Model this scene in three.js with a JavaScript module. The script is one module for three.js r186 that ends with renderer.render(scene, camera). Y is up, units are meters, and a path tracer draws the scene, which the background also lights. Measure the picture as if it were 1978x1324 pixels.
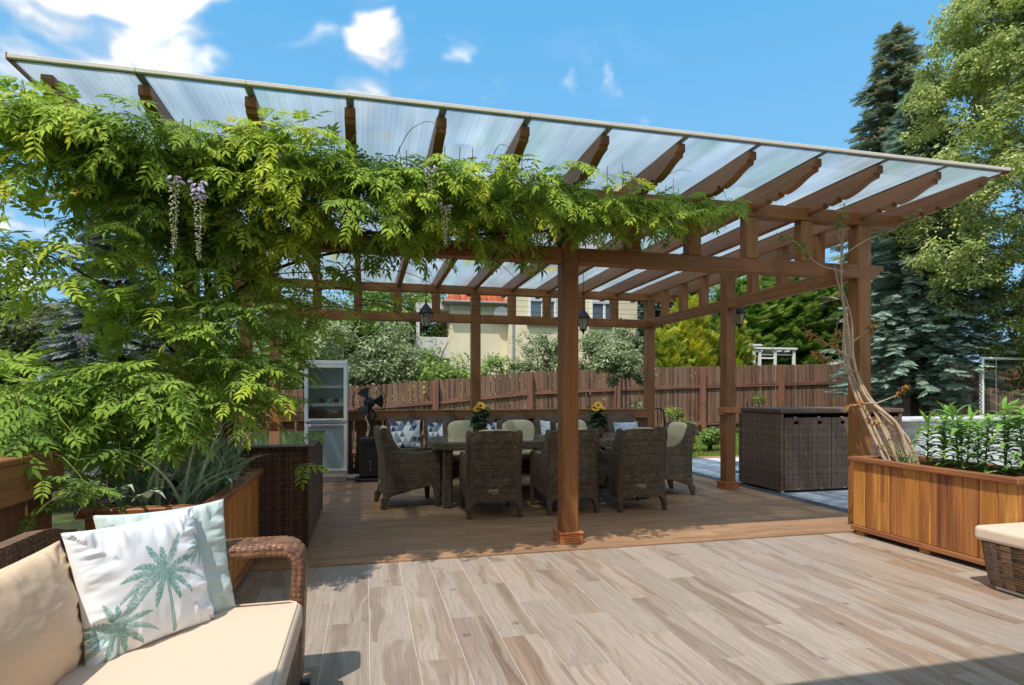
import * as THREE from 'three';
import { mergeGeometries } from 'three/addons/utils/BufferGeometryUtils.js';
import { RoundedBoxGeometry } from 'three/addons/geometries/RoundedBoxGeometry.js';
import { TextGeometry } from 'three/addons/geometries/TextGeometry.js';
import { FontLoader } from 'three/addons/loaders/FontLoader.js';

// ---------------------------------------------------------------- camera, sky, sun, exposure
const scene = new THREE.Scene();
const renderer = new THREE.WebGLRenderer({ antialias: true });
renderer.setSize(1024, 685);
renderer.toneMapping = THREE.LinearToneMapping;
renderer.toneMappingExposure = 1.62;
renderer.shadowMap.enabled = true;
const camera = new THREE.PerspectiveCamera(2 * Math.atan(662 / 1159) * 180 / Math.PI, 1978 / 1324, 0.05, 600);
camera.position.set(0, 1.3, 0);
camera.rotation.y = -0.2393;
camera.setViewOffset(1978, 1324, 0, -96.6, 1978, 1324);   // level camera, lens shifted up
camera.updateProjectionMatrix();
const SUN = new THREE.Vector3(-0.39, 1, 0.409).normalize();
const sun = new THREE.DirectionalLight(new THREE.Color(1.0, 0.945, 0.865), 2.7);
sun.target.position.set(1.5, 0, -6); sun.position.copy(SUN).multiplyScalar(40).add(sun.target.position);
sun.castShadow = true; sun.shadow.mapSize.set(4096, 4096); sun.shadow.radius = 1;
Object.assign(sun.shadow.camera, { left: -25, right: 25, top: 25, bottom: -25, near: 1, far: 120 });
scene.add(sun, sun.target);

// ---------------------------------------------------------------- random numbers and noise
function rng(seed) { let a = seed >>> 0; return () => { a = (a + 0x6d2b79f5) | 0; let t = Math.imul(a ^ (a >>> 15), 1 | a); t = (t + Math.imul(t ^ (t >>> 7), 61 | t)) ^ t; return ((t ^ (t >>> 14)) >>> 0) / 4294967296; }; }
const hash = (x, y, s = 0) => { let h = Math.imul(x | 0, 374761393) + Math.imul(y | 0, 668265263) + Math.imul(s | 0, 1274126177); h = Math.imul(h ^ (h >>> 13), 1274126177); return ((h ^ (h >>> 16)) >>> 0) / 4294967296; };
const fade = (t) => t * t * (3 - 2 * t), lerp = (a, b, t) => a + (b - a) * t, clamp = (x, a = 0, b = 1) => Math.min(b, Math.max(a, x)), sstep = (a, b, x) => fade(clamp((x - a) / (b - a)));
function noise(x, y, s = 0, px = 0, py = 0) {   // px, py: periods, for textures that repeat
  const ix = Math.floor(x), iy = Math.floor(y), fx = fade(x - ix), fy = fade(y - iy), m = (a, p) => p ? ((a % p) + p) % p : a;
  const x0 = m(ix, px), x1 = m(ix + 1, px), y0 = m(iy, py), y1 = m(iy + 1, py);
  return lerp(lerp(hash(x0, y0, s), hash(x1, y0, s), fx), lerp(hash(x0, y1, s), hash(x1, y1, s), fx), fy);
}
function fbm(x, y, s = 0, oct = 4, px = 0, py = 0) { let v = 0, a = 0.5, t = 0; for (let i = 0; i < oct; i++) { v += a * noise(x, y, s + i * 17, px, py); t += a; a *= 0.5; x *= 2; y *= 2; px *= 2; py *= 2; } return v / t; }

// ---------------------------------------------------------------- the sky: blue air, broken white cloud to the left
{
  const W = 2048, H = 1024, data = new Float32Array(W * H * 4);
  const ang = (az, el) => [Math.sin(az) * Math.cos(el), Math.sin(el), -Math.cos(az) * Math.cos(el)];   // az: radians right of -z
  const R = Math.PI / 180;
  // cloud banks: azimuth, elevation, radius, strength (degrees); many out of view are added for white fill light
  const banks = [[-30, 36, 15, 1.1], [-46, 30, 20, 1.2], [-17, 37, 8, .95], [-38, 14, 9, 1.0], [-34, 5, 12, .7], [1.4, 30, 2.6, .95], [-.2, 25.4, 2.2, .75], [-8, 36, 3.5, .45], [-6, 33, 5, .3], [8, 24, 6, .22], [22, 28, 7, .2], [-70, 22, 20, 1.1], [-105, 42, 26, 1.1], [-150, 28, 26, 1.05], [165, 45, 24, 1], [125, 28, 24, 1], [85, 40, 18, .8], [70, 12, 12, .8], [-10, 4, 12, .4], [25, 3, 12, .3], [-60, 60, 20, .9], [60, 66, 18, .7], [-130, 68, 18, .8]].map(([a, e, r, s]) => [ang(a * R, e * R), Math.cos(r * R * 1.45), Math.cos(r * R * 0.15), s]);
  for (let row = 0; row < H; row++) {
    const el = ((row + .5) / H - .5) * Math.PI, y = Math.sin(el);
    for (let col = 0; col < W; col++) {
      const az = ((col + .5) / W - .5) * 2 * Math.PI, x = Math.cos(az) * Math.cos(el), z = Math.sin(az) * Math.cos(el), i = (row * W + col) * 4;
      const t = Math.pow(clamp(y), .55), k = sstep(-.06, .05, y);
      let r = lerp(.29, .008, t), g = lerp(.49, .218, t), b = lerp(.65, .50, t);
      const c = Math.max(0, x * SUN.x + y * SUN.y + z * SUN.z), glow = .5 * Math.pow(c, 24) + .12 * Math.pow(c, 4);
      r += glow; g += glow; b += glow * .9;
      if (y > -.02) {
        let cover = 0;
        for (const [d, lo, hi, s] of banks) { const q = x * d[0] + y * d[1] + z * d[2]; if (q > lo) cover = Math.max(cover, s * sstep(lo, hi, q)); }
        if (cover > .01) {
          const p = 1 / (Math.max(y, 0) + .25), u = x * p * 2.6, v = z * p * 2.6;
          const wx = fbm(u * 1.5, v * 1.5, 5, 4) - .5, wy = fbm(u * 1.5, v * 1.5, 9, 4) - .5;
          const n = fbm(u * 3.3 + wx * 2.8, v * 3.3 + wy * 2.8, 31, 7), wisp = fbm(u * 1.2 + wx * 4, v * 5 + wy * 3, 47, 5);
          const dens = cover * .68 + (n - .5) * 1.25, a = clamp(.97 * Math.pow(sstep(.28, .66, dens), 1.25) + .34 * sstep(.5, .8, wisp) * sstep(.1, .5, cover)) * sstep(-.02, .06, y);
          const body = .66 + .34 * sstep(.35, .95, dens + (n - .5) * .9);
          r = lerp(r, body * .80, a); g = lerp(g, body * .82, a); b = lerp(b, body * .85, a);
        }
      }
      data[i] = lerp(.10, r, k); data[i + 1] = lerp(.11, g, k); data[i + 2] = lerp(.08, b, k); data[i + 3] = 1;
    }
  }
  const t = new THREE.DataTexture(data, W, H, THREE.RGBAFormat, THREE.FloatType);
  t.mapping = THREE.EquirectangularReflectionMapping; t.magFilter = THREE.LinearFilter; t.needsUpdate = true;
  scene.background = t; scene.environment = t;
}

// ---------------------------------------------------------------- helpers
const P = (x, y, d) => new THREE.Vector3(x, y, -d), lin = (r, g, b) => new THREE.Color().setRGB(r, g, b);
const taken = new Map();
function numbered(n) { const k = taken.get(n) ?? 0; taken.set(n, k + 1); return k ? `${n}_${String(k).padStart(3, '0')}` : n; }
function obj(name, geo, mat, parent) {
  if (Array.isArray(geo)) geo = merge(geo);
  const m = new THREE.Mesh(geo, mat); m.name = parent ? name : numbered(name); m.castShadow = m.receiveShadow = true; (parent ?? scene).add(m); return m;
}
function merge(list) { const l = list.map((g) => { g = g.index ? g.toNonIndexed() : g; for (const k of Object.keys(g.attributes)) if (!['position', 'normal', 'uv'].includes(k)) g.deleteAttribute(k); if (!g.attributes.uv) g.setAttribute('uv', new THREE.BufferAttribute(new Float32Array(g.attributes.position.count * 2), 2)); return g; }); return mergeGeometries(l); }
function tag(o, label, category, group, kind) { o.userData = { label, category }; if (group) o.userData.group = group; if (kind) o.userData.kind = kind; return o; }
function thing(name, label, category, [x, y, d] = [0, 0, 0], turn = 0, group) { const g = new THREE.Group(); g.name = numbered(name); g.position.set(x, y, -d); g.rotation.y = turn; scene.add(g); return tag(g, label, category, group); }
function struct(name, geo, mat) { const m = geo ? obj(name, geo, mat) : new THREE.Group(); if (!geo) { m.name = numbered(name); scene.add(m); } m.userData.kind = 'structure'; return m; }
function copyOf(src, [x, y, d], turn, label, group) { const c = src.clone(); c.name = numbered(src.name.replace(/_\d{3}$/, '')); c.userData = { ...src.userData }; c.position.set(x, y, -d); c.rotation.set(0, turn, 0); if (label) c.userData.label = label; if (group) c.userData.group = group; scene.add(c); return c; }
function stuffPart(name, geo, mat, mats, colors, parent) {
  const m = new THREE.InstancedMesh(geo, mat, mats.length); m.name = parent ? name : numbered(name);
  mats.forEach((x, i) => m.setMatrixAt(i, x)); if (colors) colors.forEach((c, i) => m.setColorAt(i, c));
  m.castShadow = m.receiveShadow = true; m.userData.kind = 'stuff'; (parent ?? scene).add(m); return m;
}
// uv in metres: v runs along the grain axis
function metric(g, grain = 'y', ou = 0, ov = 0) {
  const p = g.attributes.position, n = g.attributes.normal, uv = new Float32Array(p.count * 2), ax = 'xyz'.indexOf(grain);
  for (let i = 0; i < p.count; i++) {
    const c = [p.getX(i), p.getY(i), p.getZ(i)], q = [Math.abs(n.getX(i)), Math.abs(n.getY(i)), Math.abs(n.getZ(i))], big = q.indexOf(Math.max(...q));
    let across = [0, 1, 2].find((k) => k !== big && k !== ax), along = ax;
    if (big === ax) { across = (ax + 1) % 3; along = (ax + 2) % 3; }
    uv[i * 2] = c[across] + ou; uv[i * 2 + 1] = c[along] + ov;
  }
  g.setAttribute('uv', new THREE.BufferAttribute(uv, 2)); return g;
}
function box(w, h, d, c = .004, grain = 'y', ou = 0, ov = 0) {   // chamfered box, 44 triangles
  const X = w / 2, Y = h / 2, Z = d / 2, e = Math.min(c, X * .45, Y * .45, Z * .45), pos = [];
  const pt = (sx, sy, sz, k) => [sx * (k === 0 ? X : X - e), sy * (k === 1 ? Y : Y - e), sz * (k === 2 ? Z : Z - e)];
  const tri = (a, b, q) => { const n = new THREE.Vector3(b[0] - a[0], b[1] - a[1], b[2] - a[2]).cross(new THREE.Vector3(q[0] - a[0], q[1] - a[1], q[2] - a[2])); const o = n.x * (a[0] + b[0] + q[0]) + n.y * (a[1] + b[1] + q[1]) + n.z * (a[2] + b[2] + q[2]); pos.push(...a, ...(o > 0 ? b : q), ...(o > 0 ? q : b)); };
  const quad = (a, b, q, f) => { tri(a, b, q); tri(a, q, f); };
  for (let k = 0; k < 3; k++) for (const s of [-1, 1]) { const f = (a, b) => { const v = [0, 0, 0]; v[k] = s; v[(k + 1) % 3] = a; v[(k + 2) % 3] = b; return pt(...v, k); }; quad(f(-1, -1), f(1, -1), f(1, 1), f(-1, 1)); }
  for (let k = 0; k < 3; k++) for (const a of [-1, 1]) for (const b of [-1, 1]) { const f = (s, face) => { const v = [0, 0, 0]; v[k] = s; v[(k + 1) % 3] = a; v[(k + 2) % 3] = b; return pt(...v, face); }; quad(f(-1, (k + 1) % 3), f(1, (k + 1) % 3), f(1, (k + 2) % 3), f(-1, (k + 2) % 3)); }
  for (const a of [-1, 1]) for (const b of [-1, 1]) for (const q of [-1, 1]) tri(pt(a, b, q, 0), pt(a, b, q, 1), pt(a, b, q, 2));
  const g = new THREE.BufferGeometry(); g.setAttribute('position', new THREE.BufferAttribute(new Float32Array(pos), 3)); g.computeVertexNormals();
  return metric(g, grain, ou, ov);
}
const at = (g, x, y, d) => g.translate(x, y, -d);
// box between world bounds (x0..x1, y0..y1, depth d0..d1)
const span = (x0, x1, y0, y1, d0, d1, c = .004, grain = 'y', ou = 0, ov = 0) => at(box(x1 - x0, y1 - y0, d1 - d0, c, grain, ou, ov), (x0 + x1) / 2, (y0 + y1) / 2, (d0 + d1) / 2);
function cyl(r0, r1, h, n = 12) { return new THREE.CylinderGeometry(r1, r0, h, n); }
function tube(pts, r, seg = 24, rad = 6) { const c = new THREE.CatmullRomCurve3(pts.map((p) => Array.isArray(p) ? P(...p) : p)); return new THREE.TubeGeometry(c, seg, r, rad); }
function taper(pts, r0, r1, seg = 24, rad = 6) {   // tube that thins along its length
  const g = tube(pts, 1, seg, rad), c = new THREE.CatmullRomCurve3(pts.map((p) => Array.isArray(p) ? P(...p) : p)), p = g.attributes.position, q = new THREE.Vector3();
  for (let i = 0; i <= seg; i++) { c.getPointAt(i / seg, q); const r = lerp(r0, r1, i / seg); for (let j = 0; j <= rad; j++) { const k = i * (rad + 1) + j; p.setXYZ(k, q.x + (p.getX(k) - q.x) * r, q.y + (p.getY(k) - q.y) * r, q.z + (p.getZ(k) - q.z) * r); } }
  return g;
}
const lathe = (pts, n = 24) => new THREE.LatheGeometry(pts.map(([r, y]) => new THREE.Vector2(r, y)), n);
function extrude(shape, depth, bevel = .006, curve = 8, seg = 1) { return new THREE.ExtrudeGeometry(shape, { depth: Math.max(.0005, depth - 2 * bevel), bevelEnabled: bevel > 0, bevelThickness: bevel, bevelSize: bevel, bevelOffset: -bevel, bevelSegments: seg, curveSegments: curve }).translate(0, 0, bevel); }
// shell of thickness th around the surface fn(u, v), u and v from 0 to 1
function slab(fn, nu, nv, th, uvs = [1, 1]) {
  const pos = [], uv = [], idx = [], N = (nu + 1) * (nv + 1), a = new THREE.Vector3(), b = new THREE.Vector3();
  const get = (i, j) => new THREE.Vector3(...fn(i / nu, j / nv));
  const norm = []; for (let j = 0; j <= nv; j++) for (let i = 0; i <= nu; i++) { a.copy(get(Math.min(i + .5, nu), j)).sub(get(Math.max(i - .5, 0), j)); b.copy(get(i, Math.min(j + .5, nv))).sub(get(i, Math.max(j - .5, 0))); norm.push(a.clone().cross(b).normalize()); }
  for (const s of [.5, -.5]) for (let j = 0; j <= nv; j++) for (let i = 0; i <= nu; i++) { const p = get(i, j).addScaledVector(norm[j * (nu + 1) + i], s * th); pos.push(p.x, p.y, p.z); uv.push(i / nu * uvs[0], j / nv * uvs[1]); }
  for (let j = 0; j < nv; j++) for (let i = 0; i < nu; i++) { const k = j * (nu + 1) + i, l = k + nu + 1; idx.push(k, k + 1, l + 1, k, l + 1, l, N + k, N + l + 1, N + k + 1, N + k, N + l, N + l + 1); }
  const edge = (k, l) => idx.push(k, N + k, N + l, k, N + l, l);
  for (let i = 0; i < nu; i++) { edge(i, i + 1); const k = nv * (nu + 1) + i; edge(k + 1, k); }
  for (let j = 0; j < nv; j++) { edge((j + 1) * (nu + 1), j * (nu + 1)); edge(j * (nu + 1) + nu, (j + 1) * (nu + 1) + nu); }
  const g = new THREE.BufferGeometry(); g.setAttribute('position', new THREE.Float32BufferAttribute(pos, 3)); g.setAttribute('uv', new THREE.Float32BufferAttribute(uv, 2)); g.setIndex(idx);
  const f = g.toNonIndexed(); f.computeVertexNormals(); return smooth(f, .75);
}
// averaged normals where faces meet at a shallow angle
function smooth(g, limit = .6) {
  const p = g.attributes.position, n = g.attributes.normal, map = new Map(), out = new Float32Array(p.count * 3);
  for (let i = 0; i < p.count; i++) { const k = `${Math.round(p.getX(i) * 4e3)},${Math.round(p.getY(i) * 4e3)},${Math.round(p.getZ(i) * 4e3)}`; (map.get(k) ?? map.set(k, []).get(k)).push(i); }
  for (const l of map.values()) for (const i of l) { let x = 0, y = 0, z = 0; for (const j of l) if (n.getX(i) * n.getX(j) + n.getY(i) * n.getY(j) + n.getZ(i) * n.getZ(j) > limit) { x += n.getX(j); y += n.getY(j); z += n.getZ(j); } const q = Math.hypot(x, y, z) || 1; out[i * 3] = x / q; out[i * 3 + 1] = y / q; out[i * 3 + 2] = z / q; }
  g.setAttribute('normal', new THREE.BufferAttribute(out, 3)); return g;
}

// ---------------------------------------------------------------- textures
function tex(W, H, fn, srgb = false, repeat = [1, 1]) {
  const d = new Uint8Array(W * H * 4);
  for (let y = 0; y < H; y++) for (let x = 0; x < W; x++) { const c = fn(x / W, y / H), i = (y * W + x) * 4; if (c.length) { d[i] = clamp(c[0]) * 255; d[i + 1] = clamp(c[1]) * 255; d[i + 2] = clamp(c[2]) * 255; } else d[i] = d[i + 1] = d[i + 2] = clamp(c) * 255; d[i + 3] = 255; }
  const t = new THREE.DataTexture(d, W, H); t.magFilter = THREE.LinearFilter; t.minFilter = THREE.LinearMipmapLinearFilter; t.wrapS = t.wrapT = THREE.RepeatWrapping; t.repeat.set(1 / repeat[0], 1 / repeat[1]); if (srgb) t.colorSpace = THREE.SRGBColorSpace; t.needsUpdate = true; return t;
}
// wood-look porcelain: 2.4 m by 4 m of timber in 0.24 m strips, grain along v
const tileMap = tex(1024, 1536, (u, v) => {
  const s = Math.floor(u * 8), fu = u * 8 - s, L = v * 4.5, board = Math.floor(L / .9), fl = L / .9 - board, id = s * 7 + board, h1 = hash(s, board, 3), h2 = hash(s, board, 4), h3 = hash(s, board, 5);
  const wob = (fbm(fu * 2.2 + id * 3.1, L * 2.1, id, 3) - .5), x = fu + wob * .75;
  const ring = Math.abs(((x - .5 + (h1 - .5) * .8) * (5 + 4 * h2) + fbm(x * 2 + id, L * .8, id + 3, 3) * 3.4) % 1);
  const grain = fbm(fu * 46, L * 3.2, id + 5, 3), fine = noise(fu * 150, L * 9, id + 8), streak = sstep(.52, .74, fbm(x * 2.8 + id * 1.7, L * .7, id + 11, 4)), band = sstep(.5, .68, fbm(x * 1.7 + id * 5.3, L * .35 + id, id + 14, 3));
  const knot = (() => { const kx = .2 + .6 * h2, ky = .15 + .7 * h3, q = Math.hypot((fu - kx) * .24, (fl - ky) * .9); return h1 > .7 ? sstep(.035, .004, q + (grain - .5) * .02) : 0; })();
  let t = .735 + (grain - .5) * .13 + (ring - .5) * .06 + (fine - .5) * .05 - streak * .095 - knot * .14 + (h2 - .5) * .055;
  const warm = clamp(streak * 1.0 + band * .9 * h3 + knot * .7 + (h3 - .5) * .25);
  const dark = band * (h1 > .62 ? .075 : .012);
  return [(t - dark * .7) * 1.0, (t - dark) * (.945 - .04 * warm), (t - dark * 1.2) * (.895 - .08 * warm)];
}, true, [1.92, 4.5]);
const tileBump = tex(512, 1024, (u, v) => .5 + (fbm(u * 90, v * 12, 71, 3) - .5) * .9, false, [.9, 1.4]);
const deckMap = tex(256, 1024, (u, v) => { const g = fbm(u * 26, v * 14, 81, 4), f = noise(u * 120, v * 40, 82), w = fbm(u * 3, v * 5, 83, 3); const t = .82 + (g - .5) * .24 + (f - .5) * .10 + (w - .5) * .2; return [t, t * (.97 + (w - .5) * .06), t * (.95 + (w - .5) * .1)]; }, true, [.3, 2.6]);
const deckBump = tex(256, 256, (u, v) => clamp(.5 + .42 * Math.cos(u * Math.PI * 2 * 12) + (fbm(u * 20, v * 20, 84, 2) - .5) * .3), false, [.145, .6]);
const cedarMap = tex(512, 1024, (u, v) => { const w = fbm(u * 3, v * 2, 91, 3), r = Math.abs(((u * 34 + w * 7) % 1) - .5) * 2, g = fbm(u * 60, v * 5, 92, 3), l = fbm(u * 5, v * 1.3, 93, 3), st = sstep(.5, .75, fbm(u * 14, v * 2.6, 95, 4)); const t = .78 + (r - .5) * .06 + (g - .5) * .24 + (l - .5) * .26 - st * .13; return [t, t * (.96 - st * .02 + (l - .5) * .12), t * (.9 + (l - .5) * .16 + st * .1)]; }, true, [.8, 2]);
const stainMap = tex(768, 1536, (u, v) => { const L = v * 2.2, U = u * .7; let kn = 0, w = 0; for (let k = 0; k < 9; k++) { const kx = hash(k, 1, 105) * .7, ky = hash(k, 2, 105) * 2.2, q = Math.hypot((U - kx) * 1.6, (L - ky) * .8); kn = Math.max(kn, sstep(.022, .008, q)); w += .05 * Math.exp(-q * q * 900) * Math.sign(U - kx); } const x = u + w, g = fbm(x * 44, v * 4, 101, 3), l = fbm(u * 4, v * 1.6, 102, 3), f = noise(x * 170, v * 12, 104), ck = sstep(.80, .86, noise(x * 60, v * 3.3, 106)) * sstep(.5, .7, l), t = .80 + (g - .5) * .2 + (l - .5) * .2 + (f - .5) * .07 - kn * .17 - ck * .16; return [t, t * (.98 + (l - .5) * .08 - kn * .06), t * (.97 + (l - .5) * .12 - kn * .08)]; }, true, [.7, 2.2]);
const woodBump = tex(512, 512, (u, v) => clamp(.5 + (fbm(u * 60, v * 5, 111, 3) - .5) * 1.1), false, [.6, 1.2]);
// basket weave: 16 x 16 strands to the tile
const weave = (u, v, nu, nv) => { const a = u * nu, b = v * nv, i = Math.floor(a), j = Math.floor(b), fa = a - i, fb = b - j, over = (i + j) & 1; const hump = Math.sin(Math.PI * (over ? fb : fa)), round = Math.sin(Math.PI * (over ? fa : fb)); return [.15 + .85 * Math.pow(Math.max(0, round), .45) * (.35 + .65 * hump), over, i, j]; };
const weaveMap = (seed, mix) => tex(512, 512, (u, v) => { const [h, o, i, j] = weave(u, v, 24, 32), n = hash(o ? i : 0, o ? 0 : j, seed), m = fbm(u * 40, v * 40, seed + 2, 2, 40, 40), t = .45 + mix * .8 * (n - .5) + (m - .5) * .16 + (hash(i, j, seed + 1) - .5) * mix * .5; return [t * 1.05, t, t * .93]; }, true, [.24, .24]);
const weaveBump = tex(512, 512, (u, v) => weave(u, v, 24, 32)[0], false, [.24, .24]);
const ribMap = tex(512, 512, (u, v) => { const i = Math.floor(u * 14), j = Math.floor(v * 60 + (i & 1) * .5), n = hash(i, j, 7), l = hash(0, j, 9), q = fbm(u * 6, v * 9, 12, 3), t = .44 + .22 * (n - .5) + .16 * (l - .5) + .16 * (q - .5); return [t * 1.06, t, t * .9]; }, true, [.32, .5]);
const ribBump = tex(512, 512, (u, v) => { const a = u * 14, i = Math.floor(a), fa = a - i, fb = (v * 60 + (i & 1) * .5) % 1; return .6 * Math.sin(Math.PI * fa) + .4 * Math.sin(Math.PI * fb); }, false, [.32, .5]);
const clothBump = tex(256, 256, (u, v) => .5 + .25 * Math.sin(u * 256 * Math.PI / 2) * Math.sin(v * 256 * Math.PI / 2) + (fbm(u * 32, v * 32, 121, 2, 32, 32) - .5) * .4, false, [.12, .12]);
const foldBump = tex(256, 256, (u, v) => fbm(u * 3, v * 4, 123, 4, 3, 4), false, [.6, .6]);
const stoneMap = tex(512, 512, (u, v) => { const s = hash(u * 512, v * 512, 5), t = .78 + (s - .5) * .3 + (fbm(u * 8, v * 8, 133, 4, 8, 8) - .5) * .3; return [t, t, t * 1.02]; }, true, [1, 1]);
const stuccoMap = tex(512, 512, (u, v) => { const t = .9 + (fbm(u * 6, v * 6, 141, 5, 6, 6) - .5) * .14 + (hash(u * 512, v * 512, 2) - .5) * .05; return [t, t * .995, t * .98]; }, true, [5, 5]);
const grassMap = tex(512, 512, (u, v) => { const t = .55 + (fbm(u * 10, v * 10, 151, 5, 10, 10) - .5) * .7, w = fbm(u * 5, v * 5, 152, 3, 5, 5); return [t * (.8 + .3 * w), t, t * .6]; }, true, [3, 3]);
const barkMap = tex(256, 512, (u, v) => { const t = .5 + (fbm(u * 14, v * 5, 161, 4, 14, 5) - .5) * .9; return [t, t * .95, t * .88]; }, true, [.5, 1]);
const barkLight = tex(128, 512, (u, v) => { const t = .82 + (fbm(u * 10, v * 9, 165, 4) - .5) * .6; return [t, t * .96, t * .9]; }, true, [.06, .3]);
const sheetMap = tex(1024, 1024, (u, v) => { const rib = .5 + .5 * Math.cos(u * Math.PI * 2 * 64), s = fbm(u * 26, v * 2.2, 171, 4), b = fbm(u * 4, v * 4, 172, 4), al = sstep(.52, .75, fbm(u * 7 + 3, v * 3, 173, 4)), ora = sstep(.66, .74, fbm(u * 5, v * 3 + 9, 175, 3)); const t =   .80 + .025 * rib + (s - .5) * .16 + (b - .5) * .2; return [t * (1 - .06 * al + .10 * ora), t * (1 - .01 * al - .04 * ora), t * (1 - .05 * al - .3 * ora)]; }, true, [2.4, 2.6]);
const sheetRough = tex(512, 512, (u, v) => .80 + (fbm(u * 18, v * 3, 181, 4) - .5) * .3, false, [2.4, 2.6]);
const sheetBump = tex(256, 64, (u) => .5 + .5 * Math.cos(u * Math.PI * 2 * 16), false, [.5, .5]);
const roofTileMap = tex(256, 256, (u, v) => { const i = Math.floor(u * 8), j = Math.floor(v * 8), t = .78 + .3 * (hash(i, j, 3) - .5); return [t, t * .95, t * .92]; }, true, [2, 2.4]), roofTileBump = tex(256, 256, (u, v) => { const a = u * 8 % 1, b = v * 8 % 1; return .6 * Math.sin(Math.PI * a) + .4 * (1 - b); }, false, [2, 2.4]);

const wider = (t) => { const c = t.clone(); c.repeat.set(1 / .29, 1 / .29); c.needsUpdate = true; return c; };
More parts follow.
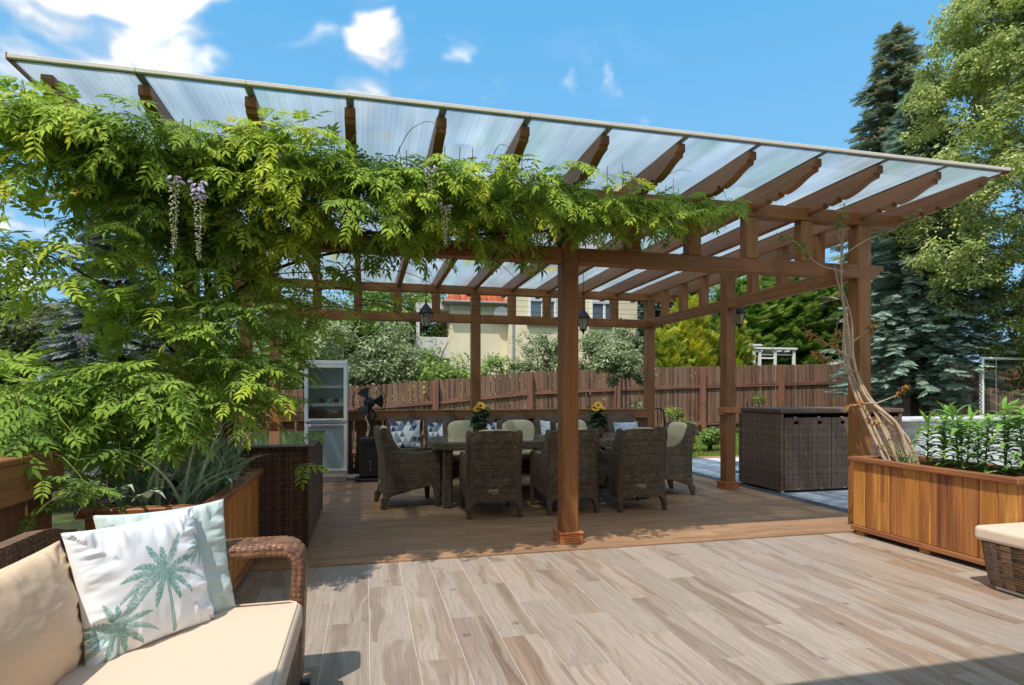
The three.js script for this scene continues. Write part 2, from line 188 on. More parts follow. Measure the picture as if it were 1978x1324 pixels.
// ---------------------------------------------------------------- materials
const mat = (r, g, b, rough = .7, o = {}) => new THREE.MeshStandardMaterial({ color: lin(r, g, b), roughness: rough, ...o });
const phys = (r, g, b, rough, o) => new THREE.MeshPhysicalMaterial({ color: lin(r, g, b), roughness: rough, ...o });
const M = {
  tile: [[.75, .685, .615], [.78, .72, .655], [.71, .635, .56], [.755, .68, .60]].map((c) => mat(...c, .42, { map: tileMap, bumpMap: tileBump, bumpScale: .0006 })),
  grout: mat(.62, .57, .51, .9),
  deck: [[.51, .31, .17], [.55, .335, .185], [.475, .285, .155]].map((c) => mat(...c, .62, { map: deckMap, bumpMap: deckBump, bumpScale: .0005 })),
  under: mat(.05, .045, .04, .95),
  stain: [[.47, .198, .054], [.43, .18, .05], [.50, .212, .06]].map((c) => mat(...c, .5, { map: stainMap, bumpMap: woodBump, bumpScale: .0006 })),
  rafter: [[.40, .168, .056], [.44, .186, .063]].map((c) => mat(...c, .5, { map: stainMap, bumpMap: woodBump, bumpScale: .0006 })),
  plinth: mat(.70, .25, .09, .6, { map: stainMap, bumpMap: woodBump, bumpScale: .001 }),
  cedar: [[.84, .37, .085], [.87, .40, .095], [.80, .34, .08], [.62, .25, .075], [.82, .355, .08]].map((c) => mat(...c, .55, { map: cedarMap, bumpMap: woodBump, bumpScale: .0008 })),
  cedarRim: mat(.52, .22, .085, .6, { map: cedarMap, bumpMap: woodBump, bumpScale: .0008 }),
  fence: [[.31, .18, .125], [.36, .21, .145], [.26, .155, .11], [.36, .235, .175]].map((c) => mat(...c, .8, { map: cedarMap, bumpMap: woodBump, bumpScale: .001 })),
  fenceRail: mat(.40, .185, .12, .75, { map: cedarMap }),
  rail: mat(.42, .19, .066, .55, { map: stainMap, bumpMap: woodBump, bumpScale: .0006 }),
  slat: mat(.22, .09, .04, .6, { map: stainMap }),
  wickDark: mat(.70, .55, .38, .55, { map: ribMap, bumpMap: ribBump, bumpScale: .009 }),
  wickBrown: mat(.66, .38, .24, .42, { map: wider(weaveMap(201, .45)), bumpMap: wider(weaveBump), bumpScale: .008 }),
  wickBar: mat(.66, .37, .23, .45, { map: weaveMap(211, .5), bumpMap: weaveBump, bumpScale: .008 }),
  wickBack: mat(.80, .53, .46, .55, { map: ribMap, bumpMap: ribBump, bumpScale: .007 }),
  wickGrey: mat(.92, .60, .43, .55, { map: weaveMap(221, .5), bumpMap: weaveBump, bumpScale: .007 }),
  cream: mat(.60, .52, .33, .9, { bumpMap: clothBump, bumpScale: .0006 }),
  peachDeep: mat(.72, .52, .35, .88, { bumpMap: foldBump, bumpScale: .005 }),
  peach: mat(.68, .53, .40, .85, { bumpMap: foldBump, bumpScale: .006 }),
  sage: mat(.56, .66, .62, .9, { bumpMap: foldBump, bumpScale: .004 }),
  blueGrey: mat(.46, .53, .62, .9, { bumpMap: clothBump, bumpScale: .0008 }),
  glassTop: phys(.30, .33, .35, .12, { clearcoat: 1, clearcoatRoughness: .05 }),
  tableGlass: phys(.20, .185, .15, .1, { clearcoat: .8, clearcoatRoughness: .04 }),
  pane: phys(.93, .97, .97, .03, { transmission: 1, thickness: 0, ior: 1.45 }),
  paleBluePane: phys(.66, .80, .84, .2, { transmission: .6, thickness: 0 }), lampGlass: phys(.80, .78, .68, .35, { transmission: .75, thickness: 0 }),
  black: mat(.018, .018, .02, .4), blackMetal: mat(.03, .03, .032, .45, { metalness: .6 }),
  white: mat(.74, .76, .78, .35), whitePaint: mat(.78, .78, .77, .6), fridgeIn: mat(.80, .86, .88, .5), alu: mat(.62, .64, .66, .35, { metalness: .8 }), shelf: mat(.75, .78, .78, .4),
  trim: mat(.78, .74, .68, .6, { map: stuccoMap }),
  sheet: phys(.66, .79, .88, 1, { transmission: .9, thickness: 0, map: sheetMap, roughnessMap: sheetRough, bumpMap: sheetBump, bumpScale: .0005, specularIntensity: .5 }),
  stoneDark: mat(.12, .13, .14, .75, { map: stoneMap }), stoneLight: mat(.95, .95, .94, .75, { map: stoneMap }), stoneMid: mat(.34, .35, .36, .8, { map: stoneMap }),
  ground: mat(.16, .20, .07, 1, { map: grassMap }), soil: mat(.055, .036, .022, 1, { map: stoneMap }),
  stucco: mat(.93, .83, .60, .9, { map: stuccoMap }), stuccoWhite: mat(.74, .72, .68, .9, { map: stuccoMap }), roofTile: mat(.72, .18, .06, .8, { map: roofTileMap, bumpMap: roofTileBump, bumpScale: .06 }),
  winGlass: phys(.10, .13, .16, .06, { clearcoat: 1 }), shutter: mat(.55, .57, .6, .6), gutter: mat(.34, .33, .32, .5),
  bark: mat(.28, .22, .17, .95, { map: barkMap, bumpMap: barkMap, bumpScale: .01 }), barkVine: mat(.42, .24, .12, .9, { map: barkMap }), barkPale: mat(.78, .62, .50, .9, { map: barkLight, bumpMap: barkMap, bumpScale: .002 }),
  terracotta: mat(.10, .05, .03, .35), petal: mat(.85, .45, .02, .7), seedHead: mat(.05, .025, .01, .95), jar: phys(.5, .7, .55, .1, { transmission: .6, thickness: 0 }),
};
const leafMat = (r, g, b, t = .42, rough = 1) => new THREE.MeshPhysicalMaterial({ color: lin(r, g, b), roughness: rough, transmission: t, thickness: 0, specularIntensity: .35, side: THREE.DoubleSide });

// ================================================================ THE SETTING
// ground: level by the deck, falling away to the left beyond it
const GX = [[-60, -2.6], [-12, -1.35], [-6, -1.0], [-.15, -.61], [1.85, -.46], [4.53, -.22], [7.19, -.1], [10, -.02], [12.76, .06], [15.4, .14], [23, .27], [80, .5]];
const groundY = (x, d) => { let k = 0; while (k < GX.length - 2 && GX[k + 1][0] < x) k++; const y = lerp(GX[k][1], GX[k + 1][1], clamp((x - GX[k][0]) / (GX[k + 1][0] - GX[k][0]))), near = x < -1.6 ? -.5 : -.09; return lerp(near, y, sstep(9.4, 14, d)) - sstep(-1.2, -2.6, x) * .45 * (1 - sstep(9.4, 14, d)); };
{
  const xs = [], ds = []; for (let x = -60; x <= 80; x += (x > -8 && x < 24 ? .8 : 6)) xs.push(x); for (let d = -25; d < 130; d += (d > -3 && d < 20 ? .7 : 7)) ds.push(d); xs.push(300); xs.unshift(-300); ds.push(420);
  const pos = [], uv = [], idx = []; for (const d of ds) for (const x of xs) { pos.push(x, groundY(x, d), -d); uv.push(x, d); }
  for (let j = 0; j < ds.length - 1; j++) for (let i = 0; i < xs.length - 1; i++) { const a = j * xs.length + i, b = a + xs.length; idx.push(a, a + 1, b + 1, a, b + 1, b); }
  const g = new THREE.BufferGeometry(); g.setAttribute('position', new THREE.Float32BufferAttribute(pos, 3)); g.setAttribute('uv', new THREE.Float32BufferAttribute(uv, 2)); g.setIndex(idx); g.computeVertexNormals();
  struct('ground', g, M.ground);
}
// terrace of wood-look tiles, 0.2265 m by 0.9 m, laid in staggered rows
{
  const W = .2265, L = .9, t = struct('tile_terrace'), R = rng(11), x0 = .0183, geos = [];
  for (let k = 0; k < 40; k++) { const g = box(W - .003, .012, L - .003, .001, 'z'); const uv = g.attributes.uv, su = (k % 8) * .24 + .12, sv = Math.floor(k / 8) * .9 + .45; for (let i = 0; i < uv.count; i++) uv.setXY(i, uv.getX(i) + su, uv.getY(i) + sv); geos.push(g); }
  const stag = [.37, .05, .63, .26, .81, .5, .12, .7];
  for (let c = -8; c < 28; c++) for (let r = 0; r < 7; r++) {
    const x = x0 + (c + .5) * W, far = 4.672 - (r - stag[((c % 8) + 8) % 8]) * L, near = far - L; let d1 = Math.min(far, 4.672), d0 = near;
    if (d1 - d0 < .05 || d1 < .6) continue;
    const k = Math.floor(R() * 40), m = M.tile[Math.floor(R() * R() * 4)], o = obj('tile', geos[k], m, t);
    o.position.set(x, -.006 + (R() - .5) * .001, -(d0 + d1) / 2); if (d1 - d0 < L - .01) o.scale.z = (d1 - d0 - .003) / (L - .003);
    if (R() < .5) o.rotation.y = Math.PI;
  }
  obj('grout_bed', span(-1.9, 6.6, -.08, -.0022, -3.2, 4.676, .001), M.grout, t);
}
// timber deck under the pergola: boards run left to right
{
  const t = struct('timber_deck'), R = rng(12), w = .142, sets = [[-2, .9, 4.99], [-2, 2.6, 4.99], [-2, -.3, 3.6, 4.99], [-2, 1.75, 4.99], [-2, .3, 3.1, 4.99]].map((cuts) => ({ cuts, geos: cuts.slice(0, -1).map((a, i) => [0, 1].map((k) => box(cuts[i + 1] - a - .002, .022, w - .005, .003, 'x', k * .1, k * .77))) }));
  for (let k = 0; 4.68 + k * w < 9.55; k++) { const { cuts, geos } = sets[(k * 3 + Math.floor(R() * 2)) % 5]; for (let i = 0; i < cuts.length - 1; i++) {
    const sh = 0, o = obj('deck_board', geos[i][Math.floor(R() * 2)], M.deck[Math.floor(R() * 3)], t);
    o.position.set((cuts[i] + cuts[i + 1]) / 2 + sh, .001 + (R() - .5) * .0012, -(4.68 + (k + .5) * w)); if (R() < .5) o.rotation.y = Math.PI;
  } }
  obj('joist_bed', span(-1.98, 4.98, -.09, -.012, 4.69, 9.55, .001), M.under, t);
}
// stone paving right of the deck: dark border, pale slabs with dark insets
{
  const t = struct('stone_paving'), R = rng(13);
  obj('border', span(5.0, 5.24, -.07, -.006, 4.68, 10.6, .003), M.stoneDark, t);
  for (let i = 0; i < 7; i++) for (let j = 0; j < 10; j++) { const x = 5.245 + i * .6, d = 4.68 + j * .6; obj('slab', span(x + .003, x + .597, -.07, -.008 + R() * .002, d + .003, d + .597, .003), (i * 3 + j * 2) % 7 === 1 ? M.stoneDark : M.stoneLight, t); }
  obj('kerb', span(-1.98, 9.7, -.07, -.002, 10.7, 10.95, .004, 'x'), M.deck[0], t);
  obj('path', span(-1.98, 4.99, -.07, -.012, 9.56, 10.68, .003), M.stoneMid, t);
}

// ================================================================ PERGOLA
const RT = (d) => 3.165 - .012 * (d - 4.0);           // top of the rafters at a depth
const rafterX = [-1.85, -1.34, -.74, -.135, .465, 1.05, 1.65, 2.26, 2.87, 3.465, 4.06, 4.657, 5.155];
const pergola = thing('pergola', 'brown stained timber pergola with clear plastic roof sheets and scalloped rafter ends', 'pergola');
{
  const R = rng(21), st = () => M.stain[Math.floor(R() * 3)], pw = .145;
  const px = [-1.37, 1.63, 4.657], dF = 4.86, dB = 9.37, posts = [];
  for (const x of px) for (const d of [dF, dB]) posts.push([x, d]);
  posts.push([4.657, 7.07], [-1.37, 7.07]);
  for (const [x, d] of posts) {
    const top = d === 7.07 ? 3.0 : d === dF ? 2.93 : 2.86, p = obj('post', span(x, x + pw, 0.012, top, d, d + pw, .007, 'y', R(), R()), st(), pergola);
    if (x < 4 || d > 5) for (let k = 0; k < 5; k++) obj('plinth_board', span(x - .032 - (k === 4 ? .006 : 0), x + pw + .032 + (k === 4 ? .006 : 0), .0125 + k * .0205, .0315 + k * .0205 - (k === 4 ? .004 : 0), d - .032 - (k === 4 ? .006 : 0), d + pw + .032 + (k === 4 ? .006 : 0), .005, 'x'), M.plinth, p);
  }
  const beam = (x0, x1, y0, y1, d0, d1, g) => obj('beam', span(x0, x1, y0, y1, d0, d1, .006, g, R(), R()), st(), pergola);
  for (const [d, yl, yu] of [[dF, 2.41, 2.93], [dB, 2.405, 2.86]]) {
    for (let i = 0; i < 2; i++) beam(px[i] + pw + .001, px[i + 1] - .001, yl, yl + .132, d + .004, d + .12, 'x');
    beam(-1.95, 1.70, yu, yu + .125, d - .004, d + .11, 'x'); beam(1.702, 5.148, yu, yu + .125, d - .004, d + .11, 'x');
    for (let i = 0; i < 2; i++) for (let k = 1; k < 5; k++) { const x = px[i] + k * .592 + .01; obj('strut', span(x, x + .125, yl + .134, yu - .002, d + .002, d + .11, .005, 'y', R(), R()), st(), pergola); }
  }
  for (const x of [px[0], px[2]]) {
    const ds = [dF, 7.07, dB];
    for (let i = 0; i < 2; i++) { beam(x + .006, x + .125, 2.412, 2.546, ds[i] + pw + .001, ds[i + 1] - .001, 'z'); for (let k = 1; k < 4; k++) { const d = ds[i] + pw / 2 + k * (ds[i + 1] - ds[i]) / 4; obj('strut', span(x + .01, x + .115, 2.548, 3.0, d - .055, d + .055, .005, 'y', R(), R()), st(), pergola); } }
  }
  // carved beam ends (corbels) on the posts
  const cs = new THREE.Shape(); cs.moveTo(0, 0); cs.lineTo(.07, 0); cs.quadraticCurveTo(.075, .045, .12, .05); cs.lineTo(.12, .075); cs.lineTo(.16, .08); cs.lineTo(.16, .135); cs.lineTo(0, .135);
  const cg = metric(extrude(cs, .115, .005).translate(0, 0, -.0575), 'x');
  const corbel = (x, y, d, turn) => { const o = obj('corbel', cg, M.stain[1], pergola); o.position.set(x, y, -d); o.rotation.y = turn; };
  for (const x of px) corbel(x + pw / 2, 2.409, dF - .001, Math.PI / 2);
  corbel(px[2] + pw + .001, 2.412, dF + .07, 0); corbel(px[0] - .001, 2.412, dF + .07, Math.PI); corbel(px[2] + pw + .001, 2.405, dB + .07, 0);
  const hook = obj('bracket', [span(px[2] - .05, px[2] + pw + .05, 1.03, 1.1, 7.02, 7.068, .004, 'x'), span(px[2] - .05, px[2] - .002, 1.0, 1.1, 7.07, 7.2, .004)], M.plinth, pergola); hook.name = 'bracket';
  // rafters: ogee tail and two notches, then straight to the back
  const s = new THREE.Shape(), y0 = 0, H = .165; // local x: depth from the tail, y: down from the top
  s.moveTo(0, y0); s.lineTo(0, -.062); s.lineTo(.03, -.066); s.lineTo(.035, -.092); s.bezierCurveTo(.16, -.09, .2, -.15, .36, -.158); s.lineTo(.39, -.158); s.lineTo(.392, -.135); s.lineTo(.43, -.132); s.lineTo(.44, -H + .004); s.lineTo(.55, -H); s.lineTo(.552, -H + .022); s.lineTo(.595, -H + .022); s.lineTo(.6, -H); s.lineTo(6.0, -H); s.lineTo(6.0, 0);
  const rg = [0, 1, 2].map((k) => metric(extrude(s, .07, .004, 10), 'x', k * .3, k * .9)); // built along +x, turned to depth
  rafterX.forEach((x, i) => { const o = obj('rafter', rg[i % 3], M.rafter[i % 2], pergola); o.position.set(x, RT(4.06), -4.06); o.rotation.set(0, Math.PI / 2, 0); o.rotation.order = 'YXZ'; o.rotateZ(-.012); });
  // plastic sheets between the rafters, trim along the front and the sides
  const edges = [-1.945, ...rafterX.slice(1, -1).map((x) => x + .035), 5.29];
  for (let i = 0; i < edges.length - 1; i++) {
    const a = edges[i], b = edges[i + 1], g = new THREE.BufferGeometry(), pos = [], uv = [], idx = [], n = 12;
    for (let j = 0; j <= n; j++) for (const x of [a + .002, b - .002]) { const d = lerp(3.935, 10.12, j / n); pos.push(x, RT(d) + .016 + (hash(i, j, 4) - .5) * .004, -d); uv.push(x - a + hash(i, 3) * 2.4, d + hash(i, 5) * 3); if (j < n && x === a + .002) { const k = j * 2; idx.push(k, k + 1, k + 3, k, k + 3, k + 2); } }
    g.setAttribute('position', new THREE.Float32BufferAttribute(pos, 3)); g.setAttribute('uv', new THREE.Float32BufferAttribute(uv, 2)); g.setIndex(idx); g.computeVertexNormals();
    obj('roof_sheet', g, M.sheet, pergola);
    obj('edge_trim', [span(a + .001, b - .001, RT(3.93) + .004, RT(3.93) + .03, 3.915, 3.934, .003), span(a + .001, b - .001, RT(3.93) + .024, RT(3.93) + .031, 3.934, 3.99, .001)], M.trim, pergola);
    if (i) { const o = obj('cover_strip', box(.05, .006, 6.18, .002, 'z'), M.trim, pergola); o.position.set(a, RT(7.03) + .024, -7.03); o.rotation.x = -.012; }
  }
  for (const x of [-1.949, 5.294]) { const o = obj('side_trim', box(.012, .04, 6.2, .002, 'z'), M.rafter[0], pergola); o.position.set(x, RT(7.02) + .016, -7.02); o.rotation.x = -.012; }
  for (const y of [2.62, 2.70, 2.80]) obj('wire', [tube([[-1.3, y, dB - .01], [1.7, y - .02, dB - .01], [4.7, y, dB - .01]], .0022, 20, 4)], M.blackMetal, pergola);
}
// railing of wide boards with scalloped gaps
function railing(label, a, b, top, railH, boardW, cut, group) {
  const dx = b[0] - a[0], dd = b[1] - a[1], L = Math.hypot(dx, dd), t = thing('railing', label, 'railing', [a[0], 0, a[1]], Math.atan2(dd, dx), group), R = rng(Math.round(L * 100) + cut.length);
  obj('top_rail', at(box(L, railH, .05, .005, 'x', R()), L / 2, top - railH / 2, -.035), M.rail, t);
  obj('cap_board', at(box(L, .03, .13, .005, 'x', R()), L / 2, top + .0155, 0), M.rail, t);
  obj('bottom_rail', at(box(L, .08, .04, .004, 'x', R()), L / 2, .12, 0), M.slat, t);
  const y0 = .06, y1 = top - .012, h = y1 - y0, n = Math.round(L / boardW), w = L / n, s = new THREE.Shape();
  const side = (m) => cut.map(([q, r]) => [m * (w / 2 - .004 - r), y0 + q * h]);
  s.moveTo(-w / 2 + .004, y0); for (const [x, y] of side(-1)) s.lineTo(x, y); s.lineTo(-w / 2 + .004, y1); s.lineTo(w / 2 - .004, y1); for (const [x, y] of side(1).reverse()) s.lineTo(x, y); s.lineTo(w / 2 - .004, y0);
  const g = metric(extrude(s, .022, .002, 4).translate(0, 0, -.011), 'y');
  for (let k = 0; k < n; k++) { const o = obj('board', g, M.slat, t); o.position.x = (k + .5) * w; }
  return t;
}
const scallop = [[.14, 0], [.15, .006], [.3, .006], [.31, .022], [.38, .026], [.44, .012], [.46, .028], [.52, .028], [.54, .012], [.58, .026], [.68, .03], [.72, .008], [.93, .012], [.94, 0]];
railing('brown back railing with dark scalloped boards between the rear posts', [-1.22, 9.40], [4.65, 9.40], 1.0, .13, .21, scallop);
railing('brown railing smothered by wisteria along the left side of the deck', [-1.42, 9.3], [-1.42, 5.2], 1.0, .13, .21, scallop);
railing('wide brown board railing behind the sofa at the left edge', [-1.53, .3], [-1.53, 3.46], .985, .17, .235, [[.1, 0], [.12, .008], [.86, .008], [.88, 0]]);

// ================================================================ FURNITURE
const font = await new FontLoader().loadAsync('fonts/droid/droid_sans_bold.typeface.json');
// cushion with square edges: rounded box, slightly puffed and creased
function cushionBox(w, h, d, r, seed, puff = .012) {
  const g = new RoundedBoxGeometry(w, h, d, 5, r), p = g.attributes.position;
  const big = new THREE.BoxGeometry(w, h, d, 1, 1, 1); big.dispose();
  for (let i = 0; i < p.count; i++) { const x = p.getX(i), y = p.getY(i), z = p.getZ(i); p.setY(i, y + puff * (fbm(x * 4 + seed, z * 4, seed, 3) - .5) * Math.sign(y)); }
  g.computeVertexNormals(); return metric(g, 'y');
}
function softSlab(w, h, t, round, seed, fold = .006) {   // cushion standing in x, y: superellipse outline, thickness falls to the edge
  const n = 30, pos = [], uv = [], idx = [], pw = round;
  const edge = (a) => Math.pow(Math.max(0, 1 - Math.pow(Math.abs(a), pw)), 1 / pw);
  for (const s of [1, -1]) for (let j = 0; j <= n; j++) for (let i = 0; i <= n; i++) {
    let a = i / n * 2 - 1, b = j / n * 2 - 1; a = Math.sin(a * Math.PI / 2); b = Math.sin(b * Math.PI / 2);
    const k = Math.max(Math.abs(a), Math.abs(b)) || 1, q = k / (Math.pow(Math.pow(Math.abs(a), pw) + Math.pow(Math.abs(b), pw), 1 / pw) || 1), x = a * q * w / 2, y = b * q * h / 2;
    const z = s * t / 2 * Math.pow(Math.max(0, 1 - Math.pow(k, 6)), .5) * (1 + fold / t * 4 * (fbm(x * 9 + seed, y * 9, seed, 3) - .5));
    pos.push(x, y, z); uv.push(x, y);
  }
  const N = (n + 1) * (n + 1); for (let j = 0; j < n; j++) for (let i = 0; i < n; i++) { const k = j * (n + 1) + i, l = k + n + 1; idx.push(k, k + 1, l + 1, k, l + 1, l, N + k, N + l + 1, N + k + 1, N + k, N + l, N + l + 1); }
  const g = new THREE.BufferGeometry(); g.setAttribute('position', new THREE.Float32BufferAttribute(pos, 3)); g.setAttribute('uv', new THREE.Float32BufferAttribute(uv, 2)); g.setIndex(idx); g.computeVertexNormals(); return g;
}
function pillowGeo(w, h, t, seed) {   // scatter cushion: pinched corners, wrinkles running in from the seams; uv 0..1
  const n = 64, pos = [], uv = [], idx = [];
  for (const s of [1, -1]) for (let j = 0; j <= n; j++) for (let i = 0; i <= n; i++) {
    const a = i / n * 2 - 1, b = j / n * 2 - 1, in_ = 1 - .07 * (1 - b * b) * Math.abs(a) ** 3 * 0, x = a * w / 2 * (1 - .075 * (1 - Math.pow(Math.abs(b), 2.2)) * Math.abs(a)), y = b * h / 2 * (1 - .075 * (1 - Math.pow(Math.abs(a), 2.2)) * Math.abs(b));
    const body = Math.pow(Math.max(0, (1 - a * a) * (1 - b * b)), .42), rim = Math.min(1 - Math.abs(a), 1 - Math.abs(b)), corner = Math.abs(a * b);
    const along = Math.abs(a) > Math.abs(b) ? b : a, wr = (fbm(along * 6.5 + seed, rim * 1.6, seed, 3) - .5) * 1.7 * sstep(.0, .08, rim) * sstep(.8, .1, rim) * (.2 + corner + .5 * noise(along * 2.5, seed * 3.1, 5)) + (fbm(a * 1.7 + seed, b * 1.7, seed + 7, 3) - .5) * .6 * body;
    pos.push(x, y, s * (t / 2 * body + wr * .03 * (s > 0 ? 1 : .8))); uv.push(s > 0 ? i / n : 1 - i / n, j / n);
  }
  const N = (n + 1) * (n + 1); for (let j = 0; j < n; j++) for (let i = 0; i < n; i++) { const k = j * (n + 1) + i, l = k + n + 1; idx.push(k, k + 1, l + 1, k, l + 1, l, N + k, N + l + 1, N + k + 1, N + k, N + l, N + l + 1); }
  const g = new THREE.BufferGeometry(); g.setAttribute('position', new THREE.Float32BufferAttribute(pos, 3)); g.setAttribute('uv', new THREE.Float32BufferAttribute(uv, 2)); g.setIndex(idx); g.computeVertexNormals(); return g;
}
const canvasTex = (W, H, draw) => { const c = document.createElement('canvas'); c.width = W; c.height = H; draw(c.getContext('2d'), W, H); const t = new THREE.CanvasTexture(c); t.colorSpace = THREE.SRGBColorSpace; return t; };

// ---- dining set
const dining = (() => {
  const W = .58, T = .05;
  const side = new THREE.Shape(); side.moveTo(-.37, 0); side.lineTo(-.325, 0); side.quadraticCurveTo(-.30, .09, -.27, .13); side.quadraticCurveTo(-.05, .20, .2, .235); side.quadraticCurveTo(.235, .12, .238, 0); side.lineTo(.285, 0); side.quadraticCurveTo(.30, .3, .295, .585); side.quadraticCurveTo(.27, .635, .20, .63); side.quadraticCurveTo(.02, .60, -.10, .625); side.bezierCurveTo(-.2, .65, -.24, .78, -.275, .875); side.quadraticCurveTo(-.30, .905, -.345, .90); side.quadraticCurveTo(-.39, .88, -.375, .80); side.bezierCurveTo(-.31, .6, -.29, .42, -.32, .25); side.quadraticCurveTo(-.345, .12, -.37, 0);
  const sg = metric(extrude(side, T, .012, 10, 2).rotateY(-Math.PI / 2).translate(T / 2, 0, 0), 'y');   // profile (z, y); thickness along x
  const zb = (y) => -.315 - .055 * sstep(.45, .9, y) - .035 * sstep(.25, 0, y);
  const back = slab((u, v) => { const s = (u * 2 - 1), x = s * (W / 2 - .012), yt = .76 + .135 * Math.pow(Math.max(0, 1 - Math.pow(Math.abs(s), 4.5)), 1 / 4.5), yb = .155 - .10 * sstep(.72, 1, Math.abs(s)), y = lerp(yb, yt, v); return [x, y, zb(y) - .02 * (1 - s * s) + .012]; }, 22, 16, .045, [W, .8]);
  const front = slab((u, v) => { const s = u * 2 - 1, x = s * (W / 2 - T - .002), yb = .235 - .05 * sstep(.7, 1, Math.abs(s)); return [x, lerp(yb, .42, v), .268]; }, 12, 6, .035, [.48, .2]);
  const seat = cushionBox(W - 2 * T - .01, .09, .52, .035, 5).translate(0, .445, 0);
  const backCush = softSlab(.50, .46, .09, 3.4, 9);
  const text = new TextGeometry('OYAS', { font, size: .03, depth: .003, curveSegments: 3 }); text.computeBoundingBox(); text.translate(-text.boundingBox.max.x / 2, 0, 0);
  const wave = tube([new THREE.Vector3(-.01, -.012, .002), new THREE.Vector3(.012, -.018, .002), new THREE.Vector3(.035, -.01, .002), new THREE.Vector3(.058, -.016, .002)], .0035, 12, 5);
  const logoG = merge([text, wave]);
  const t = thing('dining_chair', '', 'chair');
  for (const x of [-1, 1]) { const o = obj('side_panel', sg, M.wickDark, t); o.position.x = x * (W / 2 - T / 2); }
  obj('back_panel', back, M.wickDark, t); obj('front_apron', front, M.wickDark, t);
  obj('seat_cushion', seat, M.cream, t);
  const bc = obj('back_cushion', backCush, M.cream, t); bc.position.set(0, .68, -.27); bc.rotation.x = -.16;
  for (const [x, z, tilt] of [[-1, -.355, .14], [1, -.355, .14], [-1, .262, -.03], [1, .262, -.03]]) { const o = obj('leg', metric(cyl(.020, .029, .12, 10), 'y'), M.wickDark, t); o.position.set(x * (W / 2 - T / 2), .06, z + .006); o.rotation.x = tilt; const f = obj('foot_cap', cyl(.017, .021, .02, 10), M.black, t); f.position.set(x * (W / 2 - T / 2), .01, z - (z < 0 ? .002 : -.006)); }
  const lg = obj('logo', logoG, M.cream, t); lg.position.set(.02, .265, -.3465); lg.rotation.y = Math.PI;
  return t;
})();
const DC = 'wicker armchairs round the dining table';
dining.position.set(1.30, .012, -6.37); dining.rotation.y = Math.PI - .03; dining.userData.label = 'dark wicker dining chair left of the front post, its back to us with cream logo'; dining.userData.group = DC;
copyOf(dining, [2.13, .012, 6.37], Math.PI + .02, 'dark wicker dining chair directly behind the sunlit front post', DC);
copyOf(dining, [2.915, .012, 6.34], Math.PI + .03, 'dark wicker dining chair right of the front post, its back to us with cream logo', DC);
copyOf(dining, [.5, .012, 7.05], Math.PI / 2 + .12, 'dark wicker dining chair at the left end of the table, seen from its side', DC);
copyOf(dining, [3.65, .012, 7.05], -Math.PI / 2 + .02, 'dark wicker dining chair at the right end of the table with cream backrest', DC);
copyOf(dining, [1.31, .012, 7.82], 0, 'dark wicker dining chair facing us behind the left sunflower pot', DC);
copyOf(dining, [2.07, .012, 7.82], .02, 'middle one of the three dining chairs on the far side of the table', DC);
copyOf(dining, [2.84, .012, 7.82], -.02, 'dark wicker dining chair facing us behind the right sunflower pot', DC);
{
  const t = thing('dining_table', 'long dark wicker dining table with clipped corners and glass top', 'table', [2.09, .012, 7.09]);
  const shape = (a, b, c) => { const s = new THREE.Shape(); s.moveTo(-a + c, -b); s.lineTo(a - c, -b); s.lineTo(a, -b + c); s.lineTo(a, b - c); s.lineTo(a - c, b); s.lineTo(-a + c, b); s.lineTo(-a, b - c); s.lineTo(-a, -b + c); return s; };
  obj('table_top', metric(extrude(shape(1.36, .52, .16), .085, .014, 4, 3).rotateX(-Math.PI / 2).translate(0, .645, 0), 'x'), M.wickDark, t);
  obj('glass_top', metric(extrude(shape(1.31, .47, .145), .008, .002).rotateX(-Math.PI / 2).translate(0, .7305, 0), 'x'), M.tableGlass, t);
  for (const x of [-1.2, 1.2]) for (const z of [-.4, .4]) { const o = obj('leg', box(.11, .644, .11, .02, 'y'), M.wickDark, t); o.position.set(x, .322, z); }
}
// ---- straight-backed wicker chairs along the back railing
const rowChair = (() => {
  const t = thing('garden_chair', '', 'chair');
  const back = slab((u, v) => { const s = u * 2 - 1, y = lerp(.42, .93, v); return [s * lerp(.215, .245, v), y, -.23 - .10 * v - .02 * (1 - s * s)]; }, 10, 8, .025, [.48, .5]);
  obj('backrest', back, M.wickBack, t); obj('seat', box(.48, .06, .46, .02, 'x').translate(0, .41, 0), M.wickBack, t);
  for (const x of [-1, 1]) { for (const z of [-.21, .21]) { const o = obj('leg', box(.035, .40, .035, .006, 'y'), M.wickBack, t); o.position.set(x * .22, .2, z); } const a = obj('armrest', [box(.045, .03, .42, .01, 'z').translate(x * .262, .63, -.03), box(.04, .22, .04, .008).translate(x * .262, .52, .15)], M.wickBack, t); a.name = 'armrest'; }
  return t;
})();
const RCx = [.53, 1.12, 1.72, 2.29, 2.86, 3.48, 4.1], RC = 'straight wicker chairs along the back railing';
const RCl = ['brown wicker chair with triangle patterned pillow beside the black fan', 'second brown wicker chair from the left along the back railing', 'brown wicker chair by the railing behind the left sunflower', 'fourth brown wicker chair along the back railing, without any pillow', 'brown wicker chair with small zigzag pillow along the back railing', 'brown wicker chair by the railing just left of right sunflower', 'rightmost brown wicker chair by the railing with pale blue pillow'];
RCx.forEach((x, i) => { if (!i) { rowChair.position.set(x, .012, -8.92); rowChair.userData.label = RCl[0]; rowChair.userData.group = RC; } else copyOf(rowChair, [x, .012, 8.92], (hash(i, 9) - .5) * .1, RCl[i], RC); });
